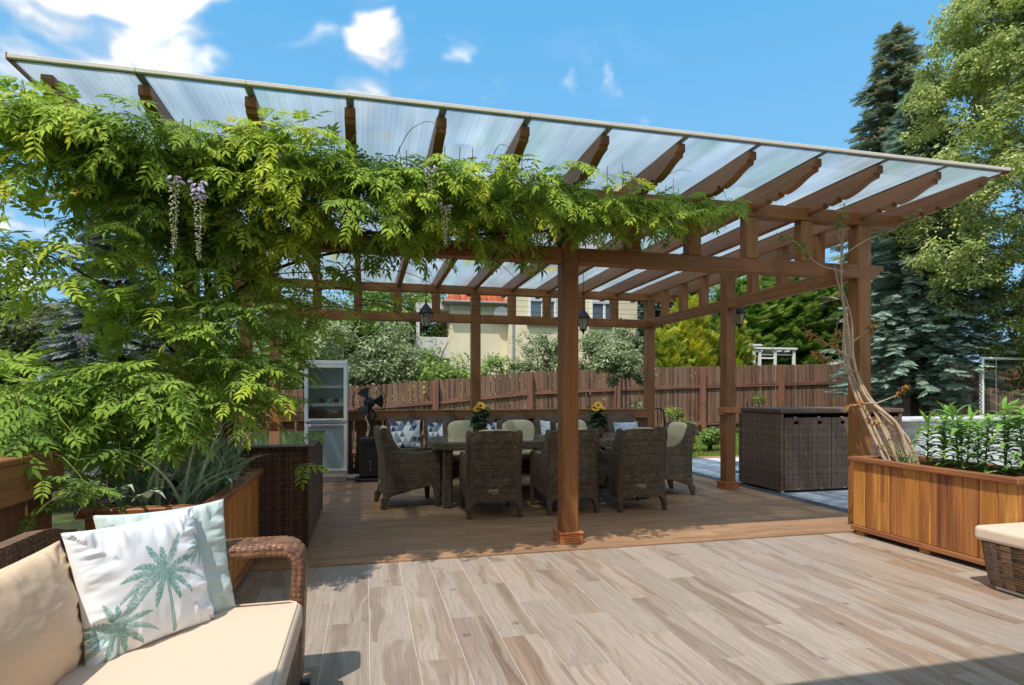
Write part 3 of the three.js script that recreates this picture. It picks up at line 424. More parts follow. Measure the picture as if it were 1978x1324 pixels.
const triTex = canvasTex(512, 512, (c, W, H) => { const cols = ['#f2f2f0', '#35456a', '#a3abb2', '#e9e9e4', '#cbc7b8', '#7c8799', '#f5f4f1', '#c3c9ce']; const n = 5, s = W / n; let k = 0; c.fillStyle = '#efefec'; c.fillRect(0, 0, W, H); for (let j = 0; j < n; j++) for (let i = -1; i < n * 2 + 1; i++) { c.fillStyle = cols[Math.floor(hash(i, j, 41) * 8)]; const x = i * s / 2, up = (i + j) & 1; c.beginPath(); if (up) { c.moveTo(x, (j + 1) * s); c.lineTo(x + s / 2, j * s); c.lineTo(x + s, (j + 1) * s); } else { c.moveTo(x, j * s); c.lineTo(x + s / 2, (j + 1) * s); c.lineTo(x + s, j * s); } c.fill(); } });
const zigTex = canvasTex(256, 256, (c, W, H) => { c.fillStyle = '#f1f2f0'; c.fillRect(0, 0, W, H); c.strokeStyle = '#8fa3ae'; c.lineWidth = 5; for (let y = -10; y < H + 20; y += 22) { c.beginPath(); for (let x = 0; x <= W; x += 16) c.lineTo(x, y + ((x / 16) & 1) * 12); c.stroke(); } });
const cloth = (map) => new THREE.MeshStandardMaterial({ map, roughness: .9, bumpMap: clothBump, bumpScale: .0004 });
function pillow(label, [x, y, d], w, h, t, m, seed, rot, group) { const o = obj('pillow', pillowGeo(w, h, t, seed), m); o.position.set(x, y, -d); o.rotation.order = 'YXZ'; o.rotation.set(...rot); return tag(o, label, 'pillow', group); }
const MTri = cloth(triTex), MZig = cloth(zigTex), BP = 'pillows on the chairs by the railing';
pillow('navy, grey and white triangle pillow on chair beside the fan', [.57, .675, 8.99], .46, .44, .13, MTri, 3, [-.28, -.05, .02], BP);
pillow('triangle patterned pillow on second chair, half hidden by table', [1.08, .66, 9.0], .38, .40, .12, MTri, 4, [-.28, .05, -.03], BP);
pillow('triangle patterned pillow right of the left sunflower leaves', [1.80, .65, 9.0], .36, .38, .12, MTri, 6, [-.28, 0, .05], BP);
pillow('small white zigzag pillow left of the front post', [2.83, .665, 9.0], .36, .40, .12, MZig, 7, [-.28, 0, -.03], BP);
pillow('pale blue grey pillow on the rightmost chair by the railing', [4.10, .66, 8.98], .44, .34, .12, M.blueGrey, 8, [-.28, 0, .02], BP);

// ---- tall glass-fronted fridge with two doors
{
  const t = thing('display_fridge', 'tall white fridge with two glass doors and shelves', 'fridge', [-.55, .012, 8.98]), w = .59, h = 1.745, dp = .5;
  obj('cabinet', [at(box(.03, h - .09, dp, .006), -w / 2 + .015, h / 2 + .02, -.0 + dp / 2), at(box(.03, h - .09, dp, .006), w / 2 - .015, h / 2 + .02, dp / 2), at(box(w, .06, dp + .02, .012), 0, h - .03, dp / 2 - .01), at(box(w - .062, .08, dp, .006), 0, .11, dp / 2), at(box(w - .062, .05, dp - .05, .004), 0, .86, dp / 2 + .02)], M.white, t);
  obj('back_wall', at(box(w - .063, h - .22, .02, .002), 0, h / 2 + .05, dp - .012), M.fridgeIn, t);
  for (const [y0, y1] of [[.155, .835], [.875, h - .065]]) {
    const door = obj('door', [at(box(.05, y1 - y0, .035, .006), -w / 2 + .027, (y0 + y1) / 2, -.018), at(box(.05, y1 - y0, .035, .006), w / 2 - .027, (y0 + y1) / 2, -.018), at(box(w - .106, .04, .035, .006), 0, y1 - .02, -.018), at(box(w - .106, .04, .035, .006), 0, y0 + .02, -.018)], M.white, t);
    obj('glass', at(box(w - .105, y1 - y0 - .08, .004, .001), 0, (y0 + y1) / 2, -.02), y0 < .5 ? M.paleBluePane : M.pane, door);  // lower pane is coloured pale blue and half opaque, upper one clear
    obj('handle', at(box(w - .16, .025, .025, .008), 0, y0 < .5 ? y1 - .015 : y0 + .015, -.05), M.alu, door);
  }
  obj('kick_plate', at(box(w - .04, .065, .4, .004), 0, .0345, .26), M.shelf, t);
  for (const y of [.36, .58, 1.10, 1.36]) obj('shelf', at(box(w - .066, .012, dp - .1, .002), 0, y, dp / 2), M.shelf, t);
  for (const y of [1.10, 1.36]) obj('shelf_guard', at(box(w - .066, .03, .006, .001), 0, y + .022, .05), M.alu, t);
  [[-.62, 1.106], [-.52, 1.106], [-.42, 1.106], [-.34, 1.106]].forEach(([x, y], k) => tag(obj('jar', at(lathe([[.001, 0], [.032, 0], [.034, .02], [.034, .075], [.022, .09], [.022, .1], [.001, .1]], 14), x, .012 + y, 9.16), k & 1 ? M.jar : M.black), ['dark jar at left on middle fridge shelf', 'clear jar second from left on the middle fridge shelf', 'dark jar third from left on the middle fridge shelf', 'clear jar at right on the middle fridge shelf'][k], 'jar', 'jars inside the fridge'));
}
// ---- pedestal fan
{
  const t = thing('pedestal_fan', 'black pedestal fan with wire cage on a tall box stand', 'fan', [.05, .012, 9.02]);
  obj('base', metric(extrude((() => { const s = new THREE.Shape(); s.moveTo(-.2, -.17); s.lineTo(.2, -.17); s.lineTo(.2, .17); s.lineTo(-.2, .17); return s; })(), .05, .015, 4, 3).rotateX(-Math.PI / 2), 'x'), M.black, t);
  obj('water_tank', box(.28, .58, .24, .02).translate(0, .35, 0), M.black, t); obj('control_panel', box(.2, .06, .008, .003).translate(0, .55, .124), M.blackMetal, t);
  obj('tap', [cyl(.008, .008, .05, 8).rotateX(Math.PI / 2).translate(0, .3, .14), cyl(.004, .004, .14, 6).translate(.02, .23, .15)], M.alu, t);
  obj('pole', cyl(.016, .016, .5, 12).translate(0, .87, 0), M.blackMetal, t);
  obj('neck', [tube([new THREE.Vector3(0, .85, 0), new THREE.Vector3(.09, .95, .0), new THREE.Vector3(0, 1.08, 0)], .016, 14, 8)], M.blackMetal, t);
  obj('motor', [new THREE.SphereGeometry(.085, 20, 14).scale(1, 1, 1.25).translate(0, 1.14, -.02)], M.black, t);
  const cage = [new THREE.TorusGeometry(.235, .005, 6, 40).translate(0, 1.16, .08), new THREE.TorusGeometry(.235, .005, 6, 40).translate(0, 1.16, .03), new THREE.TorusGeometry(.14, .003, 5, 30).translate(0, 1.16, .13), new THREE.TorusGeometry(.05, .004, 5, 20).translate(0, 1.16, .14)];
  for (let k = 0; k < 32; k++) { const a = k / 32 * Math.PI * 2, c = Math.cos(a), s = Math.sin(a); cage.push(tube([new THREE.Vector3(c * .05, 1.16 + s * .05, .14), new THREE.Vector3(c * .15, 1.16 + s * .15, .13), new THREE.Vector3(c * .235, 1.16 + s * .235, .08)], .0018, 6, 4)); }
  obj('cage', cage, M.blackMetal, t);
  for (let k = 0; k < 3; k++) { const o = obj('blade', slab((u, v) => { const a = (v - .5) * 1.0 * (.6 + .5 * u), r = lerp(.05, .205, u); return [r * Math.cos(a), r * Math.sin(a), (v - .5) * .05]; }, 5, 5, .003), M.black, t); o.position.set(0, 1.16, .06); o.rotation.z = k * 2.094; }
  obj('mist_hose', [tube([new THREE.Vector3(-.02, 1.0, .06), new THREE.Vector3(-.05, .92, .1), new THREE.Vector3(.0, .8, .12), new THREE.Vector3(-.02, .66, .1)], .006, 18, 6)], M.cream, t);
}
// ---- bar cabinets of woven resin
function weaveBox(x0, x1, y0, y1, d0, d1, grain = 'y') { return span(x0, x1, y0, y1, d0, d1, .008, grain); }
{
  const t = thing('wicker_bar', 'brown woven bar with grey glass top behind the left planter', 'bar', [0, 0, 0]);
  obj('body', weaveBox(-1.25, -.46, .03, .84, 5.16, 6.78), M.wickBar, t);
  obj('corner_post', [span(-.472, -.452, .03, .842, 5.152, 5.175, .006), span(-.472, -.452, .03, .842, 6.765, 6.788, .006)], M.wickBar, t);
  obj('frame_rim', [span(-1.27, -.44, .842, .862, 5.13, 6.81, .006, 'x')], M.wickBar, t);
  obj('glass_top', span(-1.30, -.405, .864, .884, 5.09, 6.85, .006), M.glassTop, t);
  for (const [x, d] of [[-.49, 5.2], [-.49, 6.74], [-1.22, 5.2], [-1.22, 6.74]]) obj('foot', span(x - .02, x + .02, .012, .03, d - .02, d + .02, .003), M.alu, t);
}
{
  const t = thing('storage_cabinet', 'large brown woven storage cabinet with doors beside the right post', 'cabinet');
  const a = 5.22, b = 7.15, d0 = 6.72, d1 = 7.62, y0 = .0, H = 1.085;
  obj('left_side', weaveBox(a, a + .03, y0 + .02, H - .06, d0 + .03, d1), M.wickGrey, t); obj('right_side', weaveBox(b - .03, b, y0 + .02, H - .06, d0 + .03, d1), M.wickGrey, t);
  obj('rear_panel', weaveBox(a + .032, b - .032, y0 + .02, H - .06, d1 - .03, d1), M.wickGrey, t);
  obj('front_post', [weaveBox(a, a + .05, y0 + .02, H - .06, d0, d0 + .028), weaveBox(b - .05, b, y0 + .02, H - .06, d0, d0 + .028)], M.wickGrey, t);
  obj('lid', [weaveBox(a - .012, b + .012, H - .058, H, d0 - .012, d1 + .012, 'x')], M.wickGrey, t);
  obj('floor_panel', span(a + .032, b - .032, y0 + .02, y0 + .05, d0 + .03, d1 - .032), M.black, t);
  const n = 5, w = (b - a - .12) / n;
  for (let k = 0; k < n; k++) {
    const x = a + .06 + k * w, hh = 2 * .5 - .055, p = new THREE.Shape(); p.moveTo(0, 0); p.lineTo(w - .008, 0); p.lineTo(w - .008, hh); p.lineTo(0, hh); const hole = new THREE.Path(); hole.moveTo(w / 2 - .035, hh - .085); hole.lineTo(w / 2 - .035, hh - .045); hole.lineTo(w / 2 + .03, hh - .045); hole.lineTo(w / 2 + .03, hh - .085); p.holes.push(hole);
    const o = obj('door', metric(extrude(p, .02, .003), 'y', k * .07), M.wickGrey, t); o.position.set(x, y0 + .025, -(d0 + .008) - .012); o.rotation.y = (hash(k, 7) - .5) * .01;
    const h1 = obj('hinge', box(.03, .012, .012, .002).translate(w * .45, hh + .006, .014), M.alu, o), h2 = obj('latch', box(.03, .012, .012, .002).translate(w * .55, .012, .024), M.alu, o);
  }
  for (const x of [a + .05, b - .05]) for (const d of [d0 + .05, d1 - .05]) obj('foot', span(x - .025, x + .025, -.006, .0195, d - .025, d + .025, .003), M.alu, t);
}
// ---- potted sunflowers
function sunflower(label, [x, y, d], seed) {
  const t = thing('potted_sunflower', label, 'plant', [x, y, d], 0, 'sunflower pots on the dining table'), R = rng(seed);
  obj('pot', lathe([[.001, 0], [.065, 0], [.085, .05], [.09, .11], [.095, .115], [.095, .125], [.082, .125], [.08, .11], [.001, .108]], 24), M.terracotta, t);
  const lg = (() => { const pos = [], idx = []; const n = 6; for (let i = 0; i <= n; i++) { const u = i / n, w = .5 * Math.pow(Math.sin(Math.PI * Math.pow(u, .62)), .9); for (const s of [-1, 0, 1]) pos.push(u, -.25 * u * u + (s ? .06 : 0) * Math.sin(Math.PI * u), s * w); if (i < n) { const k = i * 3; idx.push(k, k + 1, k + 4, k, k + 4, k + 3, k + 1, k + 2, k + 5, k + 1, k + 5, k + 4); } } const g = new THREE.BufferGeometry(); g.setAttribute('position', new THREE.Float32BufferAttribute(pos, 3)); g.setIndex(idx); g.computeVertexNormals(); return g; })();
  const lm = [leafMat(.045, .10, .035, .25), leafMat(.07, .14, .04, .25)];
  for (const [sx, sz] of [[0, 0], [.03, .02], [-.03, .01]]) obj('stem', taper([new THREE.Vector3(sx * .3, .1, sz), new THREE.Vector3(sx, .22, sz), new THREE.Vector3(sx * 1.4, .36, sz)], .008, .005, 10, 6), lm[0], t);
  for (let k = 0; k < 38; k++) { const a = R() * 6.283, hgt = .13 + .24 * R(), o = obj('leaf', lg, lm[R() < .5 ? 0 : 1], t), L = .1 + .06 * R(); o.position.set(Math.cos(a) * .015, hgt, Math.sin(a) * .015); o.rotation.order = 'YZX'; o.rotation.set((R() - .5) * .8, -a, .3 - R() * 1.0); o.scale.set(L, L, L * .8); }
  for (const [fx, fy, fz, tilt] of [[.0, .385, .03, .9], [.05, .36, .0, .5], [-.035, .35, .03, .7]]) {
    const h = obj('flower_head', new THREE.SphereGeometry(.022, 14, 8).scale(1, .5, 1), M.seedHead, t); h.position.set(fx, fy, fz); h.rotation.set(tilt, 0, -fx * 6);
    const pg = slab((u, v) => [lerp(.015, .062, u), .008 * Math.sin(u * 3), (v - .5) * .022 * Math.sin(Math.PI * (.15 + .8 * u))], 3, 2, .0012);
    for (let k = 0; k < 18; k++) { const o = obj('petal', pg, M.petal, h); o.rotation.y = k / 18 * 6.283; o.rotation.z = .1; o.position.y = (k & 1) * .003; }
  }
}
sunflower('potted sunflower on the table behind the left front chair', [1.33, .751, 7.05], 31);
sunflower('potted sunflower on the table just right of the front post', [2.82, .751, 7.05], 32);
// ---- hanging lanterns
function lantern(label, [x, y, d], top) {
  const t = thing('hanging_lantern', label, 'lantern', [x, y, d], 0, 'lanterns hung from the pergola');
  obj('chain', cyl(.004, .004, top - y - .36, 6).translate(0, .36 + (top - y - .36) / 2, 0), M.blackMetal, t);
  obj('cap', lathe([[.001, .36], [.012, .35], [.014, .32], [.035, .30], [.072, .255], [.088, .225], [.098, .215], [.098, .205], [.082, .203], [.001, .203]], 6), M.blackMetal, t);
  const r = (v) => lerp(.045, .075, Math.pow(v, .8));
  for (let k = 0; k < 6; k++) {
    const a = k / 6 * 6.283, b = (k + 1) / 6 * 6.283, pane = obj('pane', slab((u, v) => { const q = r(v), p = [Math.cos(a) * q, Math.sin(a) * q], s = [Math.cos(b) * q, Math.sin(b) * q]; return [lerp(p[0], s[0], u) * .97, lerp(.06, .203, v), lerp(p[1], s[1], u) * .97]; }, 1, 6, .002), M.lampGlass, t);
    obj('rib', tube([0, .5, 1].map((v) => new THREE.Vector3(Math.cos(a) * r(v), lerp(.055, .206, v), Math.sin(a) * r(v))), .0045, 8, 5), M.blackMetal, t);
  }
  obj('bulb_holder', cyl(.014, .014, .09, 10).translate(0, .16, 0), M.cream, t);
  obj('finial', lathe([[.001, -.03], [.006, -.022], [.004, -.005], [.012, .01], [.02, .03], [.046, .052], [.05, .06], [.001, .062]], 12), M.blackMetal, t);
}
lantern('black hanging lantern on a long chain left of the front post', [.68, 2.01, 7.0], 2.93);
lantern('black hanging lantern just right of the front post', [2.84, 2.09, 7.6], 2.92);
lantern('black hanging lantern beside the right middle post', [4.96, 2.17, 7.22], 2.96);
// ---- corner sofa end at the lower left
{
  const t = thing('wicker_sofa', 'brown wicker sofa with peach cushions in the lower left corner', 'sofa');
  // arm: a woven loop, flat on top, turning down at the front
  const path = new THREE.CurvePath(), A = (x, y) => new THREE.Vector3(x, y, 0), fx = -.278, ty = .635, r = .085;
  path.add(new THREE.LineCurve3(A(-1.14, ty), A(fx - r, ty))); path.add(new THREE.QuadraticBezierCurve3(A(fx - r, ty), A(fx, ty), A(fx, ty - r))); path.add(new THREE.LineCurve3(A(fx, ty - r), A(fx - .02, .04)));
  const armGeo = (nAcross, nAlong, wdt, th) => {
    const per = 2 * (wdt + th), nu = nAlong * 6, nv = nAcross * 5, pos = [], uv = [], idx = [], L = path.getLength(), col = [];
    for (let i = 0; i <= nu; i++) { const u = i / nu, p = path.getPointAt(u), q = path.getTangentAt(u), nx = -q.y, ny = q.x; for (let j = 0; j <= nv; j++) { const a = j / nv * 6.283185, ca = Math.cos(a), sa = Math.sin(a), pw = .45, ex = Math.sign(ca) * Math.pow(Math.abs(ca), pw), ey = Math.sign(sa) * Math.pow(Math.abs(sa), pw); const [h, ov, si, sj] = weave(u, j / nv, nAlong, nAcross), k = .0045 * (h - .4); const o1 = ey * (th / 2 + k), o2 = ex * (wdt / 2 + k); pos.push(p.x + nx * o1, p.y + ny * o1, o2); const c = .75 + .5 * (hash(si, sj, 61) - .5) + (hash(ov ? si : 0, ov ? 0 : sj, 62) - .5) * .3; col.push(c * 1.02, c, c * .98); uv.push(u * L, j / nv * per); } }
    for (let i = 0; i < nu; i++) for (let j = 0; j < nv; j++) { const k = i * (nv + 1) + j, l = k + nv + 1; idx.push(k, k + 1, l + 1, k, l + 1, l); }
    const g = new THREE.BufferGeometry(); g.setAttribute('position', new THREE.Float32BufferAttribute(pos, 3)); g.setAttribute('uv', new THREE.Float32BufferAttribute(uv, 2)); g.setAttribute('color', new THREE.Float32BufferAttribute(col, 3)); g.setIndex(idx); g.computeVertexNormals(); return g;
  };
  const armM = mat(.27, .135, .08, .38, { vertexColors: true }), ag = armGeo(24, 62, .185, .055);
  for (const d of [2.765, .72]) { const o = obj('arm', ag, armM, t); o.position.z = -d; }
  obj('seat_base', [weaveBox(-1.12, -.27, .07, .315, .83, 2.655)], M.wickBrown, t);
  const bk = slab((u, v) => { const d = lerp(.74, 2.76, u), y = lerp(.05, .80, v) - .05 * sstep(.88, 1, u) * v * v; return [-1.10 - .06 * v, y, -d]; }, 24, 10, .06, [2, .75]);
  obj('backrest', bk, M.wickBrown, t);
  for (const [a, b] of [[.835, 1.74], [1.745, 2.65]]) { const o = obj('seat_cushion', cushionBox(.86, .115, b - a, .03, a), M.peach, t); o.position.set(-.685, .374, -(a + b) / 2); }
  for (const [a, b] of [[.835, 1.74], [1.745, 2.65]]) for (const y of [.428, .322]) { const x0 = -1.095, x1 = -.275, e = .028, pts = [[x0 + e, a], [x1 - e, a], [x1, a + e], [x1, b - e], [x1 - e, b], [x0 + e, b]].map(([x, d]) => new THREE.Vector3(x, y, -d)), cp = new THREE.CurvePath(); for (let i = 0; i < pts.length - 1; i++) cp.add(new THREE.LineCurve3(pts[i], pts[i + 1])); obj('piping', new THREE.TubeGeometry(cp, 120, .0045, 6), M.peach, t); }
  const bc = obj('back_cushion', pillowGeo(.76, .42, .19, 14), M.peachDeep, t); bc.position.set(-.99, .60, -1.93); bc.rotation.order = 'YXZ'; bc.rotation.set(-.22, Math.PI / 2 - .1, 0);
  const bc2 = obj('back_cushion', pillowGeo(.80, .44, .24, 15), M.peachDeep, t); bc2.position.set(-.94, .61, -1.18); bc2.rotation.order = 'YXZ'; bc2.rotation.set(-.22, Math.PI / 2, 0);
  for (const x of [-1.08, -.25]) for (const d of [.78, 2.7]) obj('foot', span(x - .02, x + .02, 0.0005, .069, d - .02, d + .02, .003), M.black, t);
  const palm = canvasTex(1024, 1024, (c, W, H) => {
    c.fillStyle = '#f4f5f8'; c.fillRect(0, 0, W, H); const R = rng(77);
    const tree = (cx, cy, base, s) => {
      c.strokeStyle = '#8fb3aa'; c.lineWidth = 22 * s; c.beginPath(); c.moveTo(cx, cy); c.quadraticCurveTo(cx + 10 * s, (cy + base) / 2, cx + 26 * s, base); c.stroke(); c.strokeStyle = '#b9d0c8'; c.lineWidth = 6 * s; c.stroke();
      const fronds = [[-168, 330, 80], [-146, 270, 90], [-112, 250, 10], [-88, 190, 5], [-56, 340, -20], [-22, 300, -70], [4, 320, -130], [34, 230, -90], [154, 320, 90], [174, 350, 120], [118, 220, 50], [66, 210, -40]];
      for (const [ang, len, sag] of fronds) {
        const a = ang * Math.PI / 180, n = 46; let tone = R();
        for (let i = 0; i < n; i++) { const u = i / n, x = cx + Math.cos(a) * len * s * u, y = cy + Math.sin(a) * len * s * u + Math.abs(sag) * s * u * u * .9, w = 40 * s * Math.sin(Math.PI * (.12 + .8 * u)); for (const q of [-1, 1]) { c.strokeStyle = ['#86b0a9', '#9cc0b8', '#74a39c', '#b4d0c8'][Math.floor(R() * 4)]; c.lineWidth = 5 * s; const aa = a + q * (.95 - .3 * u) + sag * .002; c.beginPath(); c.moveTo(x, y); c.lineTo(x + Math.cos(aa) * w * (.7 + .4 * R()), y + Math.sin(aa) * w * (.7 + .4 * R()) + 8 * s); c.stroke(); } }
      }
    };
    tree(590, 470, 990, 1.08); tree(190, 790, 1030, .92); tree(1010, 360, 800, .6);
  });
  const mPalm = cloth(palm); mPalm.roughness = .85;
  pillow('sage green plain pillow leaning in the sofa corner behind the palm pillow', [-.73, .632, 2.545], .48, .465, .12, M.sage, 22, [-.27, .70, -.02], 'pillows on the wicker sofa');
  pillow('white pillow printed with green palm trees on the wicker sofa', [-.762, .63, 2.38], .47, .455, .14, mPalm, 21, [-.275, .88, .02], 'pillows on the wicker sofa');
}
// ---- ottoman at the right edge
{
  const t = thing('wicker_ottoman', 'brown wicker ottoman with cream cushion at the right edge', 'ottoman', [4.30, 0, 2.84]);
  const body = slab((u, v) => { const a = u * 6.283185, c = Math.cos(a), s = Math.sin(a), p = .22, x = Math.sign(c) * Math.pow(Math.abs(c), p), z = Math.sign(s) * Math.pow(Math.abs(s), p), y = lerp(.035, .315, v), k = 1 - .09 * (1 - v) - .03 * Math.pow(1 - v, 6); return [x * .325 * k, y, -z * .325 * k]; }, 72, 8, .02, [2.6, .3]);
  obj('body', body, M.wickBrown, t); obj('underside', box(.54, .02, .54, .004).translate(0, .05, 0), M.black, t);
  obj('cushion', cushionBox(.68, .095, .68, .03, 17).translate(0, .365, 0), M.peach, t);
  for (const x of [-.22, .22]) obj('skid', box(.09, .034, .5, .006).translate(x, .018, 0), M.alu, t);
}

// ================================================================ PLANTERS AND PLANTS
const CLUMPS = [[2.75,3.09,4.75,0.36,0.2,0.3,0.7],[2.33,2.99,4.7,0.42,0.24,0.35,1],[1.73,2.94,4.6,0.44,0.32,0.4,1.3],[1.2,2.84,4.55,0.47,0.32,0.4,1.3],[0.7,2.82,4.5,0.45,0.33,0.45,1.4],[0.27,2.81,4.45,0.44,0.36,0.45,1.4],[-0.16,2.76,4.4,0.42,0.37,0.45,1.5],[-0.57,2.78,4.35,0.41,0.39,0.45,1.6],[-0.92,2.8,4.3,0.39,0.38,0.45,1.6],[-1.23,2.8,4.2,0.34,0.29,0.45,1.4],[-1.5,2.79,4.15,0.3,0.25,0.4,1.2],[-1.73,2.82,4.05,0.26,0.21,0.35,0.9],[-1.92,2.81,4.0,0.19,0.15,0.3,0.6],[-1.91,2.61,4.1,0.22,0.11,0.3,0.5],[0.29,3.1,4.2,0.09,0.09,0.12,0.12],[-0.06,2.59,4.7,0.45,0.2,0.35,0.6],[0.61,2.59,4.7,0.38,0.18,0.3,0.8],[-0.54,2.44,4.7,0.44,0.23,0.35,0.5],[1.18,2.66,4.8,0.27,0.15,0.3,0.5],[2.01,2.74,4.9,0.26,0.18,0.25,0.4],[-0.93,2.48,4.5,0.41,0.36,0.4,1.3],[-1.27,2.37,4.45,0.29,0.28,0.3,0.5],[-1.46,2.49,4.3,0.28,0.17,0.35,0.6],[-0.96,2.01,4.5,0.38,0.32,0.4,1.1],[-1.32,1.94,4.4,0.32,0.27,0.35,0.8],[-0.66,1.95,4.75,0.32,0.23,0.35,0.4],[-1.56,2.07,4.1,0.29,0.22,0.4,0.8],[-1.77,2.06,3.95,0.23,0.15,0.35,0.5],[-1.91,2.1,3.9,0.12,0.12,0.25,0.25],[-1.67,1.87,4.1,0.16,0.11,0.3,0.2],[-0.59,1.85,4.75,0.32,0.19,0.35,0.6],[-0.18,2.03,4.95,0.35,0.14,0.3,0.35],[-0.9,1.64,4.35,0.36,0.28,0.4,1.2],[-1.23,1.56,4.2,0.31,0.26,0.4,1.0],[-1.46,1.37,4.05,0.23,0.15,0.4,0.6],[-1.77,1.24,3.8,0.27,0.17,0.35,0.9],[-1.84,1.3,3.7,0.11,0.14,0.3,0.3],[-1.57,1.18,3.85,0.34,0.17,0.35,1.2],[-1.25,1.25,4.0,0.36,0.2,0.35,1.3],[-0.93,1.33,4.2,0.35,0.22,0.35,1.1],[-0.73,1.46,4.5,0.23,0.16,0.3,0.5],[-0.84,1.17,4.4,0.17,0.12,0.25,0.25],[-1.73,1.09,3.65,0.26,0.08,0.3,0.7],[-1.47,1.03,3.85,0.28,0.12,0.3,0.8],[-1.23,1.04,4.1,0.27,0.11,0.25,0.5],[-1.36,0.8,3.45,0.11,0.13,0.1,0.3],[-1.29,0.87,3.6,0.14,0.1,0.15,0.25],[-0.57,0.89,4.95,0.11,0.2,0.1,0.08]];
function planter(label, x0, x1, d0, d1, h, seed, group) {
  const t = thing('cedar_planter', label, 'planter', [0, 0, 0], 0, group), R = rng(seed), th = .02, y0 = .085, y1 = h - .045;
  const pick = () => M.cedar[[0, 1, 2, 4, 3][Math.floor(Math.pow(R(), 1.5) * 5)]];
  const row = (a, b, along, fixed, out) => { const n = Math.max(3, Math.round((b - a) / .128)), w = (b - a) / n; for (let k = 0; k < n; k++) { const p = a + k * w, q = p + w - .003, off = (R() - .5) * .003; obj('board', along === 'd' ? span(fixed + off, fixed + th + off, y0, y1, p, q, .004, 'y', R(), R() * 2) : span(p, q, y0, y1, fixed + off, fixed + th + off, .004, 'y', R(), R() * 2), pick(), t); } };
  row(d0, d1, 'd', x0, -1); row(d0, d1, 'd', x1 - th, 1); row(x0 + th + .003, x1 - th - .003, 'x', d0, -1); row(x0 + th + .003, x1 - th - .003, 'x', d1 - th, 1);
  for (const [y, hh, o] of [[h - .022, .044, .035], [.062, .042, .016]]) {
    obj('rim', span(x0 - o, x0 + .05, y - hh / 2, y + hh / 2, d0 - o, d1 + o, .006, 'z', R()), M.cedarRim, t); obj('rim', span(x1 - .05, x1 + o, y - hh / 2, y + hh / 2, d0 - o, d1 + o, .006, 'z', R()), M.cedarRim, t);
    obj('rim', span(x0 + .051, x1 - .051, y - hh / 2, y + hh / 2, d0 - o, d0 + .05, .006, 'x', R()), M.cedarRim, t); obj('rim', span(x0 + .051, x1 - .051, y - hh / 2, y + hh / 2, d1 - .05, d1 + o, .006, 'x', R()), M.cedarRim, t);
  }
  for (const d of [d0 + .07, (d0 + d1) / 2, d1 - .07]) obj('skid', span(x0 + .01, x1 - .01, .0005, .04, d - .045, d + .045, .004, 'x'), M.cedar[2], t);
  obj('soil', span(x0 + th + .002, x1 - th - .002, .09, h - .07, d0 + th + .002, d1 - th - .002, .003), M.soil, t);
  return t;
}
planter('orange cedar planter box with irises beside the sofa arm', -1.40, -.82, 3.5, 5.05, .70, 41, 'cedar planter boxes');
planter('long orange cedar planter box with lilies on the right', 4.37, 4.99, 3.2, 4.63, .71, 45, 'cedar planter boxes');
// a strap leaf along +x, bent by "sag"; width w
function blade(L, w, sag, n = 8, fold = .3, pts = .45) { const pos = [], idx = []; for (let i = 0; i <= n; i++) { const u = i / n, ww = w / 2 * Math.pow(Math.sin(Math.PI * Math.min(.98, .12 + pts * 2 * u * (1 - .0 * u) * .98)), .8) * (1 - Math.pow(u, 5)) + .0004, th = u * sag, x = sag ? Math.sin(th) / sag * L : u * L, y = sag ? -(1 - Math.cos(th)) / sag * L : 0; for (const s of [-1, 0, 1]) pos.push(x, y + Math.abs(s) * ww * fold, s * ww); if (i < n) { const k = i * 3; idx.push(k, k + 1, k + 4, k, k + 4, k + 3, k + 1, k + 2, k + 5, k + 1, k + 5, k + 4); } } const g = new THREE.BufferGeometry(); g.setAttribute('position', new THREE.Float32BufferAttribute(pos, 3)); g.setIndex(idx); g.computeVertexNormals(); return g; }
{   // irises
  const R = rng(51), gs = [blade(.5, .026, .9), blade(.42, .034, 1.6), blade(.58, .018, .5), blade(.38, .05, 2.0), blade(.5, .022, 1.3)], ms = [leafMat(.34, .46, .28, .3), leafMat(.25, .37, .21, .3), leafMat(.44, .54, .37, .3)];
  const spots = [[-.98, 3.72], [-.95, 3.95], [-1.02, 4.15], [-1.12, 3.66], [-.94, 4.38], [-1.1, 4.5], [-.93, 4.62], [-1.24, 3.7], [-.98, 4.85]];
  spots.forEach(([x, d], k) => { const t = thing('iris_plant', ['grey green iris clump at the planter corner behind the pillows', 'iris clump second along the left planter edge', 'iris clump in the middle of the left planter', 'iris clump left of the planter corner, partly under wisteria', 'iris clump beside the woven bar end of the planter', 'iris clump at the back of the left planter', 'iris clump by the far rim of the left planter', 'small iris clump at the left end of the planter front', 'iris clump closest to the woven bar'][k], 'plant', [x, .63, d], 0, 'irises in the left planter'); for (let i = 0; i < 15; i++) { const o = obj('leaf', gs[Math.floor(R() * 5)], ms[Math.floor(R() * 3)], t); o.rotation.order = 'YZX'; o.position.set((R() - .5) * .12, 0, (R() - .5) * .12); o.rotation.set((R() - .5) * .9, R() * 6.283, 1.15 + .35 * R()); o.scale.setScalar(.8 + .45 * R()); } });
}
